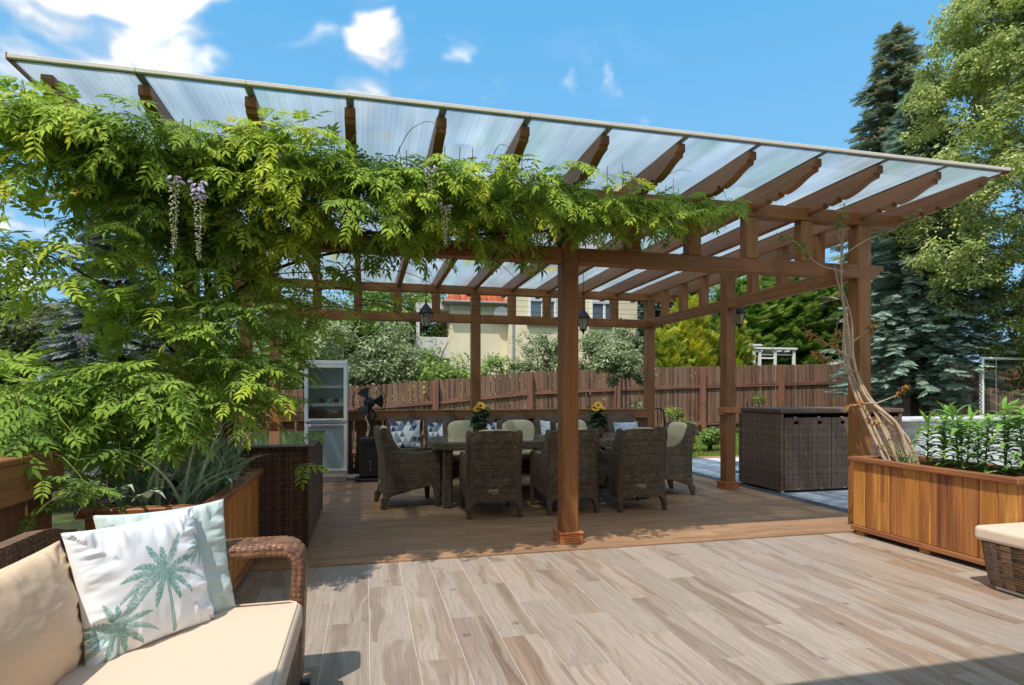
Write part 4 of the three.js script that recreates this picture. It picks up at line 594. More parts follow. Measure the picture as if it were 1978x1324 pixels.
{   // lilies: upright stems ringed with narrow leaves
  const R = rng(52), gs = [blade(.19, .034, .9, 5), blade(.21, .036, 1.3, 5), blade(.17, .032, .5, 5)], ms = [leafMat(.20, .38, .07, .35), leafMat(.13, .27, .06, .35), leafMat(.27, .45, .09, .35)];
  const sp = [[4.58, 4.06, .49], [4.80, 4.1, .53], [4.55, 3.90, .47], [4.75, 3.93, .51], [4.9, 3.98, .49], [4.56, 3.74, .53], [4.74, 3.76, .46], [4.58, 3.58, .50], [4.78, 3.58, .53], [4.56, 3.42, .51], [4.72, 3.40, .49], [4.88, 3.5, .48], [4.6, 3.30, .53]];
  sp.forEach(([x, d, h], k) => { const t = thing('lily_plant', `leafy green lily stem, ${['leftmost in the right planter', 'at the back left of the right planter', 'second at the front of the right planter', 'third from the left in the right planter', 'back row of the right planter near its left end', 'tall one mid planter at the front rim', 'short one mid planter', 'front row right of the middle', 'back row right of the middle', 'front row near the right picture edge', 'second row near the right picture edge', 'back row near the right picture edge', 'nearest the right end of the planter'][k]}`, 'plant', [x, .64, d], R() * 6, 'lilies in the right planter'); h += (R() - .5) * .16; const lean = (R() - .5) * .1;
    obj('stem', taper([new THREE.Vector3(0, 0, 0), new THREE.Vector3(lean * .3, h / 2, 0), new THREE.Vector3(lean, h, 0)], .006, .004, 8, 6), ms[1], t);
    for (let i = 0; i < 44; i++) { const q = .06 + .94 * Math.pow(i / 43, .85), o = obj('leaf', gs[Math.floor(R() * 3)], ms[q > .8 ? (R() < .6 ? 2 : 0) : Math.floor(R() * 2)], t); o.rotation.order = 'YZX'; o.position.set(lean * q * q, h * q, 0); o.rotation.set((R() - .5) * .5, i * 2.4 + R() * .4, q > .93 ? .9 + .3 * R() : .55 - .2 * R()); o.scale.setScalar((q > .9 ? .85 : .7 + .5 * q) * (.85 + .3 * R())); } });
  const t = thing('grass_plant', 'thin grassy leaves beside the bare vine in the right planter', 'plant', [4.62, .64, 4.3]), gg = [blade(.3, .008, .9), blade(.26, .007, 1.4)], gm = leafMat(.2, .26, .12, .3);
  for (let i = 0; i < 30; i++) { const o = obj('leaf', gg[i & 1], gm, t); o.rotation.order = 'YZX'; o.position.set((R() - .5) * .1, 0, (R() - .5) * .1); o.rotation.set(0, R() * 6.28, 1.0 + .5 * R()); o.scale.setScalar(.7 + .5 * R()); }
}
{   // bare woody climber up the right post
  const t = thing('bare_climber', 'bare pale woody climber with few brown leaves at the right post', 'climber'), R = rng(53);
  const B = [[[4.66, .6, 4.47], [4.56, 1.0, 4.6], [4.44, 1.45, 4.72], [4.45, 1.75, 4.78], [4.42, 2.1, 4.8], [4.33, 2.5, 4.82]], [[4.72, .6, 4.44], [4.62, 1.02, 4.58], [4.48, 1.5, 4.72], [4.46, 1.9, 4.78], [4.40, 2.3, 4.8], [4.38, 2.9, 4.78]], [[4.80, .6, 4.40], [4.72, 1.0, 4.5], [4.55, 1.25, 4.62], [4.45, 1.6, 4.72], [4.44, 2.0, 4.78], [4.36, 2.35, 4.8]], [[4.82, .6, 4.38], [4.78, .85, 4.46], [4.66, 1.08, 4.56], [4.5, 1.3, 4.66], [4.40, 1.62, 4.74], [4.41, 2.0, 4.79]], [[4.84, .6, 4.36], [4.78, .9, 4.45], [4.62, 1.15, 4.6], [4.46, 1.42, 4.7], [4.33, 1.55, 4.72]]];
  for (let k = 0; k < 4; k++) B.push(B[k].map(([x, y, d], i) => [x + (R() - .5) * .07 + (i > 2 ? .02 : 0), y, d + (R() - .5) * .05]));
  B.forEach((b, i) => obj('stem', taper(b, .014 + .004 * (i & 1), .006, 40, 7), M.barkPale, t));
  const twigs = [[[4.45, 1.62, 4.72], [4.2, 1.72, 4.7], [3.98, 1.82, 4.66], [3.85, 1.86, 4.64]], [[4.47, 1.48, 4.7], [4.28, 1.6, 4.68], [4.22, 1.78, 4.66], [4.22, 1.95, 4.66]], [[4.6, 1.2, 4.6], [4.4, 1.2, 4.55], [4.2, 1.18, 4.5]], [[4.6, 1.2, 4.6], [4.78, 1.28, 4.55], [4.86, 1.36, 4.52]], [[4.45, 1.75, 4.76], [4.6, 1.88, 4.72], [4.72, 1.96, 4.7]], [[4.42, 2.45, 4.8], [4.1, 2.5, 4.76], [3.85, 2.66, 4.72], [3.6, 2.75, 4.7]], [[4.4, 2.6, 4.79], [4.6, 2.74, 4.72], [4.9, 2.86, 4.66], [5.05, 3.0, 4.6]], [[4.38, 2.7, 4.78], [4.3, 2.85, 4.74], [4.38, 3.05, 4.7]], [[4.7, .95, 4.5], [4.5, 1.02, 4.44], [4.36, 1.06, 4.42]], [[4.42, 1.55, 4.73], [4.15, 1.62, 4.70], [3.96, 1.68, 4.68]]];
  for (const w of twigs) obj('twig', taper(w, .007, .002, 18, 5), M.barkPale, t);
  const g = blade(.06, .022, .8, 4), ms = [leafMat(.42, .22, .05, .35), leafMat(.34, .17, .05, .35), leafMat(.24, .26, .06, .35), leafMat(.16, .24, .05, .35)];
  twigs.forEach((w, k) => { const c = new THREE.CatmullRomCurve3(w.map((p) => P(...p))), n = k >= 5 && k <= 7 ? 36 : k === 8 ? 8 : 22; for (let i = 0; i < n; i++) { const p = c.getPoint(.45 + .55 * R()), o = obj('leaf', g, ms[(k >= 5 && k <= 7 ? 2 : 0) + (R() < .5 ? 0 : 1)], t); o.position.copy(p).add(new THREE.Vector3((R() - .5) * .06, (R() - .5) * .05, (R() - .5) * .06)); o.rotation.order = 'YZX'; o.rotation.set((R() - .5) * 2, R() * 6.28, .4 - R() * 1.4); o.scale.setScalar(.7 + .6 * R()); } });
}
// compound wisteria leaf: paired leaflets along a drooping stalk, about 0.27 m long
function compoundLeaf(pairs, droop, seed, L = .2, lw = .031, ll = .08) {
  const R = rng(seed), pos = [], idx = [];
  const leaflet = (bx, by, bz, dir, sc) => { const [dx, dy, dz] = dir, l = ll * sc, w = lw * sc / 2, nx = -dz, nz = dx, nl = Math.hypot(nx, nz) || 1, ax = nx / nl, az = nz / nl, k = pos.length / 3, P3 = (u, s, up) => pos.push(bx + dx * l * u + ax * w * s, by + dy * l * u + up * w * .55 - l * u * u * .16, bz + dz * l * u + az * w * s); P3(0, 0, 0); P3(.3, -.85, .5); P3(.3, 0, 0); P3(.3, .85, .5); P3(.62, -.7, .45); P3(.62, 0, 0); P3(.62, .7, .45); P3(1, 0, 0); idx.push(k, k + 1, k + 2, k, k + 2, k + 3, k + 1, k + 4, k + 5, k + 1, k + 5, k + 2, k + 2, k + 5, k + 6, k + 2, k + 6, k + 3, k + 4, k + 7, k + 5, k + 5, k + 7, k + 6); };
  const at_ = (u) => [Math.sin(u * droop) / droop * L, -(1 - Math.cos(u * droop)) / droop * L];
  for (let i = 0; i < pairs; i++) { const u = .22 + .70 * i / (pairs - 1), [x, y] = at_(u), sc = .72 + .5 * Math.sin(Math.PI * (.2 + .6 * i / pairs)) * (.8 + .4 * R()); for (const s of [-1, 1]) { const a = 1.12 - .42 * u + (R() - .5) * .35, d = .02 - .34 * R() - droop * u * .15; const q = Math.hypot(1, d); leaflet(x, y, 0, [Math.cos(a) / q, d / q, s * Math.sin(a) / q], sc); } }
  { const [x, y] = at_(1), a = -droop; leaflet(x, y, 0, [Math.cos(a), Math.sin(a) - .1, .02], 1.05); }
  for (let i = 0; i < 4; i++) { const a = at_(i / 4), b = at_((i + 1) / 4), k = pos.length / 3, w = .0016; pos.push(a[0], a[1], -w, a[0], a[1], w, b[0], b[1], w, b[0], b[1], -w); idx.push(k, k + 1, k + 2, k, k + 2, k + 3); }
  const g = new THREE.BufferGeometry(); g.setAttribute('position', new THREE.Float32BufferAttribute(pos, 3)); g.setIndex(idx); g.computeVertexNormals(); return g;
}
function aim(p, dir, up, s) { const x = dir.clone().normalize(), z = x.clone().cross(up).normalize(), y = z.clone().cross(x); return new THREE.Matrix4().makeBasis(x.multiplyScalar(s), y.multiplyScalar(s), z.multiplyScalar(s)).setPosition(p); }
{
  const R = rng(61), t = thing('wisteria', 'large wisteria with bright green pinnate leaves sprawling over the left of the pergola', 'climber');
  const gs = [compoundLeaf(4, .3, 1), compoundLeaf(5, .6, 2, .23), compoundLeaf(3, .2, 3, .15), compoundLeaf(4, 1.0, 4, .21)];
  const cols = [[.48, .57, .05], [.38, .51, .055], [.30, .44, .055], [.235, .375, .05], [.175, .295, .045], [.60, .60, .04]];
  const mW = leafMat(1, 1, 1, .4), all = [[], [], [], []], near = [];
  const roofTop = (x, d) => (x > -1.98 ? Math.min(RT(d) - .05, lerp(2.91, 3.03, sstep(4.3, 5.0, d)) + .26 * (noise(x * 2.3, d * 1.5, 15) - .45) + .12 * (noise(x * 7, d * 5, 16) - .5)) : 3.0);
  const shoots = [];
  for (const [cx, cy, cd, rx, ry, rd, w] of CLUMPS) for (let i = 0; i < Math.round(w * (cy > 2.3 ? 40 : 26)); i++) {
    let a, b, c; do { a = R() * 2 - 1; b = R() * 2 - 1; c = R() * 2 - 1; } while (a * a + b * b + c * c > 1);
    const p = new THREE.Vector3(cx + a * rx, cy + b * ry, -(cd + c * rd)), v = new THREE.Vector3(a * .7 + (R() - .5) * 1.4, b * .5 + .25 + (R() - .5) * .9, -c * .7 + (R() - .5) * 1.4 + .2).normalize(), len = .2 + .42 * R() * R() + .1 * R(), n = Math.round(len / .042), pts = [p.clone()];
    for (let k = 0; k < n; k++) {
      p.addScaledVector(v, len / n); v.y -= .09 + .05 * R(); v.normalize();
      if (p.y > roofTop(p.x, -p.z)) { p.y = roofTop(p.x, -p.z) - R() * .1; v.y = Math.min(v.y, -.05); }
      pts.push(p.clone());
      const d = -p.z; if (((p.x - cx) / rx) ** 2 + ((p.y - cy) / ry) ** 2 > 1.9) break;
      if (p.x > -1.2 && d < 3.4) break; if (d < 3.6 && p.x > -1.56 && p.y < 1.04 && w > .35) continue;
      const side = (k & 1) ? 1 : -1, out = v.clone().cross(new THREE.Vector3(0, 1, 0)).multiplyScalar(side * (.7 + .4 * R())).addScaledVector(v, .55 + .5 * R()); out.y += .3 - .62 * R(); out.z += .1;
      const up = new THREE.Vector3((R() - .5) * .7, 1, (R() - .5) * .7 + .2), tip = k / n;
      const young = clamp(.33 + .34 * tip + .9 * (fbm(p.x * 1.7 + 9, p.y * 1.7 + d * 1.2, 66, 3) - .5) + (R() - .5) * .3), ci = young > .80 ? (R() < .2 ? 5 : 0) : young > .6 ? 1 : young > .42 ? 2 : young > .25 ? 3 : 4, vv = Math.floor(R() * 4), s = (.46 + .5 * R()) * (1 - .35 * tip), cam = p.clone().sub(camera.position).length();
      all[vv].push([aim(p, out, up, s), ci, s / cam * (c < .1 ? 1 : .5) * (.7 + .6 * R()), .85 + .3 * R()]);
    }
    if (i % 3 === 0 && pts.length > 4) shoots.push(taper(pts, .003, .0012, 8, 4));
  }
  obj('shoots', shoots, leafMat(.26, .22, .07, .05), t).userData.kind = 'stuff';
  // the 280 leaves that show largest are parts of their own, the rest one mass per leaf form
  const big = all.flatMap((l, v) => l.map((e) => [v, e])).sort((a, b) => b[1][2] - a[1][2]).slice(0, 280), bigSet = new Set(big.map(([, e]) => e)), mC = cols.map((c) => leafMat(...c, .4));
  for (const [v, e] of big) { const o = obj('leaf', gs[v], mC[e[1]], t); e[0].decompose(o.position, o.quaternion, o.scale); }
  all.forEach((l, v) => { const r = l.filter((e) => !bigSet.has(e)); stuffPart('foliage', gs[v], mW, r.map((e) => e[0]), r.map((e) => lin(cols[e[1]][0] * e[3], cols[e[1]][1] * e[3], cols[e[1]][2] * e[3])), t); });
  // wood: trunk out of the planter, limbs along the beams, many thin shoots
  const limb = (pts, r0, r1, n = 40) => obj('branch', taper(pts, r0, r1, n, 8), M.barkVine, t);
  obj('trunk', taper([[-1.2, .6, 4.6], [-1.14, 1.0, 4.7], [-1.2, 1.5, 4.74], [-1.1, 1.95, 4.72], [-1.15, 2.35, 4.72]], .035, .024, 40, 9), M.barkVine, t);
  limb([[-1.05, .6, 4.75], [-1.0, 1.2, 4.78], [-1.12, 1.7, 4.76], [-1.0, 2.2, 4.74], [-.7, 2.45, 4.72]], .022, .014); limb([[-1.15, 2.3, 4.72], [-.6, 2.5, 4.7], [0, 2.52, 4.72], [.6, 2.56, 4.76], [1.3, 2.62, 4.78], [2.0, 2.75, 4.75]], .022, .007, 60);
  limb([[-1.1, 1.9, 4.75], [-.7, 2.2, 4.78], [-.2, 2.38, 4.80], [.3, 2.42, 4.8], [.9, 2.45, 4.79]], .016, .004, 50); limb([[-1.15, 2.3, 4.7], [-1.4, 2.6, 4.4], [-1.7, 2.8, 4.1], [-2.0, 2.9, 3.95]], .018, .005); limb([[-1.2, 1.4, 4.72], [-1.4, 1.8, 4.3], [-1.7, 2.05, 4.0], [-1.95, 2.15, 3.85]], .014, .003); limb([[-1.05, .8, 4.7], [-.9, .98, 4.75], [-.78, 1.12, 4.78], [-.66, 1.3, 4.76]], .012, .004);
  for (let i = 0; i < 46; i++) { const x = -1.2 + 2.2 * R(), y = 1.9 + .65 * R() * (x < 0 ? 1 : .4) + (x > 0 ? .45 : 0), d = 4.62 + .3 * R(), l = .4 + .5 * R(), a = -.6 + 1.6 * R(); limb([[x, y, d], [x + l * .4 * Math.cos(a), y + l * .25 * Math.sin(a) + .04, d + .03], [x + l * .8 * Math.cos(a), y + l * .5 * Math.sin(a), d - .02], [x + l * 1.1 * Math.cos(a), y + l * .55 * Math.sin(a) - .08, d]], .005, .0018, 14); }
  // long curling shoots at the fringe
  for (const s of [[[-1.7, 2.9, 4.0], [-1.95, 3.02, 3.9], [-2.05, 3.0, 3.84], [-2.1, 3.12, 3.8]], [[-1.8, 2.75, 4.0], [-2.1, 2.78, 3.8], [-2.35, 2.85, 3.7]], [[.2, 2.95, 4.3], [.3, 3.08, 4.1], [.42, 3.1, 4.0], [.5, 3.02, 3.95]], [[.9, 3.0, 4.4], [.95, 3.1, 4.25], [1.02, 3.06, 4.2]], [[-1.5, 1.2, 3.5], [-1.42, 1.18, 3.3], [-1.3, 1.05, 3.2], [-1.32, .92, 3.18]], [[-1.5, 1.0, 3.4], [-1.35, .98, 3.2], [-1.25, .85, 3.15], [-1.3, .7, 3.12]], [[-1.46, .55, 2.9], [-1.36, .8, 3.0], [-1.27, .86, 3.05], [-1.22, .83, 3.08]], [[-.5, 1.2, 4.7], [-.3, 1.3, 4.8], [-.22, 1.18, 4.85], [-.2, 1.1, 4.86]], [[2.3, 3.0, 4.6], [2.45, 3.1, 4.4], [2.55, 3.08, 4.35]], [[1.4, 2.62, 4.78], [1.6, 2.58, 4.7], [1.72, 2.5, 4.66]]]) obj('shoot', taper(s, .0035, .0012, 24, 5), leafMat(.22, .24, .06, .1), t);
  // flower trusses
  const fl = new THREE.SphereGeometry(.0085, 6, 5).scale(1.15, .6, .8), mF = leafMat(1, 1, 1, .3);
  for (const [x, y, d, len, pur] of [[-1.0, 2.46, 3.56, .40, .12], [-.885, 2.44, 3.58, .42, .4], [.40, 2.74, 3.86, .20, .4], [.505, 2.52, 3.9, .26, .15], [-1.50, 1.62, 3.75, .2, .7]]) {
    const f = obj('flower_truss', taper([[x, y, d], [x + .01, y - len / 2, d], [x - .005, y - len, d]], .003, .0015, 12, 5), leafMat(.4, .38, .15, .1), t), ms = [], cs = [], n = Math.round(len * 300);
    for (let i = 0; i < n; i++) { const u = i / n, a = i * 2.4, r = lerp(.03, .008, u) * (.55 + .75 * R()) * (u < pur * .5 ? 1.2 : 1), k = (u < pur * .5 ? 1.25 : .7) * (1 - .45 * u) * (.7 + .6 * R()); ms.push(new THREE.Matrix4().compose(new THREE.Vector3(x + Math.cos(a) * r, y - u * len + (R() - .5) * .012, -d + Math.sin(a) * r), new THREE.Quaternion().setFromEuler(new THREE.Euler(R() - .5, -a, -.2 - R())), new THREE.Vector3(k * 1.3, k, k))); cs.push(u < pur * .5 ? lin(.50 + .2 * R(), .44 + .2 * R(), .62 + .2 * R()) : lin(.62, .56 + .1 * R(), .44)); }
    stuffPart('blossoms', fl, mF, ms, cs, f);
  }
}

// ================================================================ GARDEN BEYOND THE DECK
{   // picket fence along the back boundary
  const t = thing('picket_fence', 'long red brown picket fence across the back of the garden', 'fence'), R = rng(71), D = 16.5;
  const TX = [[-9, .98], [-.15, 1.49], [1.85, 1.64], [4.53, 1.9], [7.19, 2.01], [10, 2.1], [12.76, 2.18], [15.4, 2.26], [23, 2.40], [27, 2.45]], topY = (x) => { let k = 0; while (k < TX.length - 2 && TX[k + 1][0] < x) k++; return lerp(TX[k][1], TX[k + 1][1], (x - TX[k][0]) / (TX[k + 1][0] - TX[k][0])); };
  const pitch = .142, geos = [0, 1, 2, 3].map((k) => { const w = .118 + .006 * (k % 2), s = new THREE.Shape(); s.moveTo(-w / 2, -2.02); s.lineTo(w / 2, -2.02); s.lineTo(w / 2, -.04); s.quadraticCurveTo(w / 2, -.005, w / 4, 0); s.lineTo(-w / 4, 0); s.quadraticCurveTo(-w / 2, -.005, -w / 2, -.04); return metric(extrude(s, .02, 0, 2), 'y', k * .21, k * .5); });
  for (let x = -8.6, k = 0; x < 26.4; x += pitch, k++) { const o = obj('picket', geos[Math.floor(R() * 4)], M.fence[Math.floor(R() * 4)], t); o.position.set(x, topY(x) + (R() - .5) * .025, -D); o.rotation.z = (R() - .5) * .012; o.rotation.y = (R() - .5) * .06; }
  const px = [-8.65, -6, -3.4, -.8, 1.85, 4.53, 7.19, 10, 12.76, 15.4, 18, 20.6, 23.2, 26.5];
  for (let i = 0; i < px.length; i++) {
    const x = px[i]; obj('post', span(x - .075, x + .075, topY(x) - 2.2, topY(x) - .02, D - .17, D - .025, .008, 'y', R()), M.fenceRail, t);
    if (i < px.length - 1) for (const dy of [.62, 1.75]) { const a = px[i] + .077, b = px[i + 1] - .077, ya = topY(a) - dy, yb = topY(b) - dy, o = obj('rail', box(Math.hypot(b - a, yb - ya), .095, .05, .004, 'x', R()), M.fenceRail, t); o.position.set((a + b) / 2, (ya + yb) / 2, -(D - .05)); o.rotation.z = Math.atan2(yb - ya, b - a); }
  }
}
{   // pale yellow house behind the fence
  const t = thing('neighbour_house', 'pale yellow house with red tiled roof behind the garden fence', 'house'), D = 27;
  obj('main_wall', span(6.5, 12.9, -1, 7.6, D, D + 8, .01), M.stucco, t);
  obj('wing_wall', span(3.86, 6.498, -1, 5.5, D + .6, D + 7, .01), M.stucco, t);
  obj('balcony_wall', [span(2.3, 3.858, 2.9, 3.9, D + 1.2, D + 4, .01), span(2.3, 3.858, 5.2, 5.5, D + 1.2, D + 4, .01), span(2.3, 2.45, 3.9, 5.2, D + 1.2, D + 1.4, .01)], M.stuccoWhite, t);
  obj('lower_wall', span(2.3, 3.858, -1, 2.898, D + 1.5, D + 4, .01), M.stuccoWhite, t);
  const hip = (x0, x1, y, d0, d1, rise) => { const m = Math.min(x1 - x0, d1 - d0) / 2, v = [[x0, y, d0], [x1, y, d0], [x1, y, d1], [x0, y, d1], (x1 - x0 > d1 - d0) ? [x0 + m, y + rise, (d0 + d1) / 2] : [(x0 + x1) / 2, y + rise, d0 + m], (x1 - x0 > d1 - d0) ? [x1 - m, y + rise, (d0 + d1) / 2] : [(x0 + x1) / 2, y + rise, d1 - m]], f = (x1 - x0 > d1 - d0) ? [[0, 1, 5, 4], [2, 3, 4, 5], [1, 2, 5], [3, 0, 4], [3, 2, 1, 0]] : [[0, 1, 4], [1, 2, 5, 4], [2, 3, 5], [3, 0, 4, 5], [3, 2, 1, 0]], pos = []; for (const q of f) for (let i = 1; i < q.length - 1; i++) for (const k of [0, i, i + 1]) pos.push(v[q[k]][0], v[q[k]][1], -v[q[k]][2]); const g = new THREE.BufferGeometry(); g.setAttribute('position', new THREE.Float32BufferAttribute(pos, 3)); g.computeVertexNormals(); return metric(g, 'y'); };
  const r1 = obj('roof', hip(6.0, 13.4, 7.6, D - .5, D + 8.5, 3.0), M.roofTile, t); obj('eaves', span(6.05, 13.35, 7.5, 7.598, D - .45, D + 8.4, .01), M.whitePaint, r1);
  const r2 = obj('roof', hip(3.45, 6.49, 5.5, D + .15, D + 7.4, 1.6), M.roofTile, t); obj('gutter', span(3.45, 6.49, 5.42, 5.5, D + .04, D + .14, .01), M.gutter, r2); obj('soffit', span(3.5, 6.48, 5.40, 5.42, D + .16, D + .59, .004), M.gutter, r2);
  for (const [x0, x1] of [[7.38, 8.72], [10.45, 11.85]]) {
    const w = obj('window', [span(x0, x1, 5.72, 5.84, D - .06, D + .02, .008), span(x0, x1, 4.5, 4.6, D - .06, D + .02, .008), span(x0, x0 + .1, 4.6, 5.72, D - .06, D + .02, .008), span(x1 - .1, x1, 4.6, 5.72, D - .06, D + .02, .008), span((x0 + x1) / 2 - .06, (x0 + x1) / 2 + .06, 4.6, 5.72, D - .05, D + .02, .008)], M.whitePaint, t);
    obj('pane', span(x0 + .1, (x0 + x1) / 2 - .06, 4.6, 5.72, D - .02, D - .005, .002), M.winGlass, w); obj('pane', span((x0 + x1) / 2 + .06, x1 - .1, 4.6, 5.72, D - .02, D - .005, .002), M.winGlass, w); obj('shutter_box', span(x0 + .08, x1 - .08, 5.55, 5.74, D - .09, D - .061, .01), M.shutter, w); obj('sill', span(x0 - .1, x1 + .1, 4.42, 4.49, D - .16, D + .01, .01), M.whitePaint, w);
  }
  obj('downpipe', at(cyl(.05, .05, 8, 10), 6.62, 3.2, D - .06), M.gutter, t);
  obj('satellite_dish', at(lathe([[.001, 0], [.2, .02], [.36, .09], [.37, .1]], 20).rotateX(Math.PI / 2), 6.15, 4.95, D + .35), M.whitePaint, t);
  obj('wall_lamp', at(cyl(.02, .12, .5, 4), 6.25, 2.1, D + .5), M.shutter, t);
}
{   // small white slatted arbour behind the fence
  const t = thing('white_arbour', 'white slatted arbour top showing above the fence', 'arbour'), D = 19, B = (x0, x1, y0, y1, d0 = D, d1 = D + .08) => obj('slat', span(x0, x1, y0, y1, d0, d1, .006), M.whitePaint, t);
  for (const x of [12.72, 13.62, 13.86, 14.5, 15.3]) B(x, x + .1, .2, x < 13.8 ? 2.98 : 2.86);
  B(12.6, 13.95, 2.98, 3.05, D - .05, D + .13); B(12.7, 13.7, 2.78, 2.84, D + .09, D + .15); B(13.6, 15.45, 2.87, 2.94, D - .05, D + .13); B(13.97, 15.3, 2.66, 2.72, D + .09, D + .15); B(13.97, 14.5, 2.52, 2.58, D + .01, D + .06); for (const x of [12.75, 13.0, 13.3, 13.7, 14.1, 14.5, 14.9, 15.25]) B(x, x + .07, 2.80, 2.86, D + .2, D + 1.2);
  for (const x of [12.9, 13.1]) { const l = tag(obj('garden_lamp', at(lathe([[.001, 0], [.05, .0], [.07, .1], [.11, .12], [.02, .2], [.001, .2]], 8), x + .2, 2.42, 18.6), M.blackMetal), x < 13 ? 'left lantern head of the twin garden lamp above the fence' : 'right lantern head of the twin garden lamp above the fence', 'lamp', 'twin garden lamp heads'); l.scale.setScalar(1); obj('bulb', at(new THREE.SphereGeometry(.05, 10, 8), x + .2, 2.38, 18.6), mat(.9, .6, .3, .4), l); obj('pole', at(cyl(.025, .02, 2.3, 8), x + .2, 1.27, 18.6), M.blackMetal, l); }
}
// needles on a twig: a flat fishbone, 1 long
const spray = (() => { const pos = [], idx = [], R = rng(81), leaf = (x, y, z, dx, dy, dz, l, w) => { const k = pos.length / 3, n = Math.hypot(dx, dy, dz), px = -dz / n, pz = dx / n; pos.push(x, y, z, x + dx / n * l * .4 + px * w, y + dy / n * l * .4 + .01, z + dz / n * l * .4 + pz * w, x + dx / n * l, y + dy / n * l, z + dz / n * l, x + dx / n * l * .4 - px * w, y + dy / n * l * .4 + .01, z + dz / n * l * .4 - pz * w); idx.push(k, k + 1, k + 2, k, k + 2, k + 3); }; leaf(0, 0, 0, 1, -.06, 0, 1.0, .075); for (let i = 0; i < 6; i++) { const u = .08 + .14 * i; for (const s of [-1, 1]) leaf(u, -.06 * u, 0, .75, -.08 - .2 * R(), s * (.75 + .2 * R()), .52 * (1 - .55 * u), .065); } for (let i = 0; i < 5; i++) leaf(.15 + .17 * i, 0, 0, .7, .55, (R() - .5) * .5, .2, .05); const g = new THREE.BufferGeometry(); g.setAttribute('position', new THREE.Float32BufferAttribute(pos, 3)); g.setIndex(idx); g.computeVertexNormals(); return g; })();
const leafBunch = (n, seed, long = 1) => { const R = rng(seed), pos = [], idx = []; for (let i = 0; i < n; i++) { const a = R() * 6.283, e = R() * 1.6 - .8, r = .25 + .75 * R(), c = [Math.cos(a) * Math.cos(e) * r, Math.sin(e) * r, Math.sin(a) * Math.cos(e) * r], b = a + (R() - .5) * 2, dx = Math.cos(b), dy = -.3 - .5 * R(), dz = Math.sin(b), q = Math.hypot(dx, dy, dz), l = (.55 + .3 * R()) * long, w = .17 + .06 * R(), k = pos.length / 3, X = dx / q * l, Y = dy / q * l, Z = dz / q * l, px = -Math.sin(b) * w, pz = Math.cos(b) * w; pos.push(...c, c[0] + X * .45 + px, c[1] + Y * .4 + .05, c[2] + Z * .45 + pz, c[0] + X, c[1] + Y, c[2] + Z, c[0] + X * .45 - px, c[1] + Y * .4 + .05, c[2] + Z * .45 - pz); idx.push(k, k + 1, k + 2, k, k + 2, k + 3); } const g = new THREE.BufferGeometry(); g.setAttribute('position', new THREE.Float32BufferAttribute(pos, 3)); g.setIndex(idx); g.computeVertexNormals(); return g; };
const bunches = [leafBunch(9, 1), leafBunch(11, 2), leafBunch(8, 3, 1.25)];
const mLeaf = leafMat(1, 1, 1, .4), mNeedle = leafMat(1, 1, 1, .28);
const vary = (R, list, j = .25) => { const c = list[Math.floor(R() * list.length)], k = 1 + (R() - .5) * 2 * j; return lin(c[0] * k, c[1] * k, c[2] * k); };
function conifer(name, label, [x, y, d], h, r, o) {
  const t = thing(name, label, 'tree', [x, y, d], 0, o.group), R = rng(o.seed), ms = [], cs = [], { low = .1, n = 240, size = .34, droop = .35, up = 0, colors, profile = (q) => Math.pow(1 - q, .85), gap = .13 } = o;
  obj('trunk', metric(taper([new THREE.Vector3(0, 0, 0), new THREE.Vector3(.03 * h / 8, h * .5, 0), new THREE.Vector3(0, h * .97, 0)], .02 * h + .04, .012, 20, 9), 'y'), M.bark, t);
  const limbs = [];
  for (let i = 0; i < n; i++) {
    const q = low + (1 - low) * Math.pow(i / n, .85), a = i * 2.39996 + (R() - .5) * .6, L = Math.max(.12, r * profile(q) * (.72 + .42 * R())), y0 = q * h, dx = Math.cos(a), dz = Math.sin(a), steps = Math.max(1, Math.round(L / gap));
    const at_ = (u) => new THREE.Vector3(dx * L * u, y0 + up * L * u - droop * L * u * u + .12 * L * u * u * u * 2 * droop, dz * L * u);
    if (L > .5 && i % 3 === 0) limbs.push(taper([at_(0), at_(.5), at_(1)], .018, .005, 4, 4));
    for (let k = 0; k <= steps; k++) { const u = (k + .3 * R()) / steps; if (u < .12 && R() < .6) continue; for (let s = 0; s < 2; s++) { const p = at_(Math.min(1, u)), sgn = R() < .5 ? 1 : -1, spread = (1 - u) * .35 * L * .5, off = (R() - .3) * spread; p.x += -dz * off * sgn; p.z += dx * off * sgn; p.y += (R() - .5) * (o.loose ?? .06); const dir = new THREE.Vector3(dx + -dz * sgn * (.3 + .6 * R()), up * 1.1 - droop * (.4 + u * .8) + (R() - .5) * .35 + (k === steps ? .15 : 0), dz + dx * sgn * (.3 + .6 * R())); ms.push(aim(p, dir, new THREE.Vector3((R() - .5) * .7, 1, (R() - .5) * .7), size * (.7 + .6 * R()))); cs.push(vary(R, colors)); } }
  }
  if (limbs.length) obj('limbs', limbs, M.bark, t);
  ms.push(aim(new THREE.Vector3(0, h * .96, 0), new THREE.Vector3(0, 1, .01), new THREE.Vector3(1, 0, 0), size)); cs.push(lin(...colors[0]));
  stuffPart('crown', spray, mNeedle, ms, cs, t); return t;
}
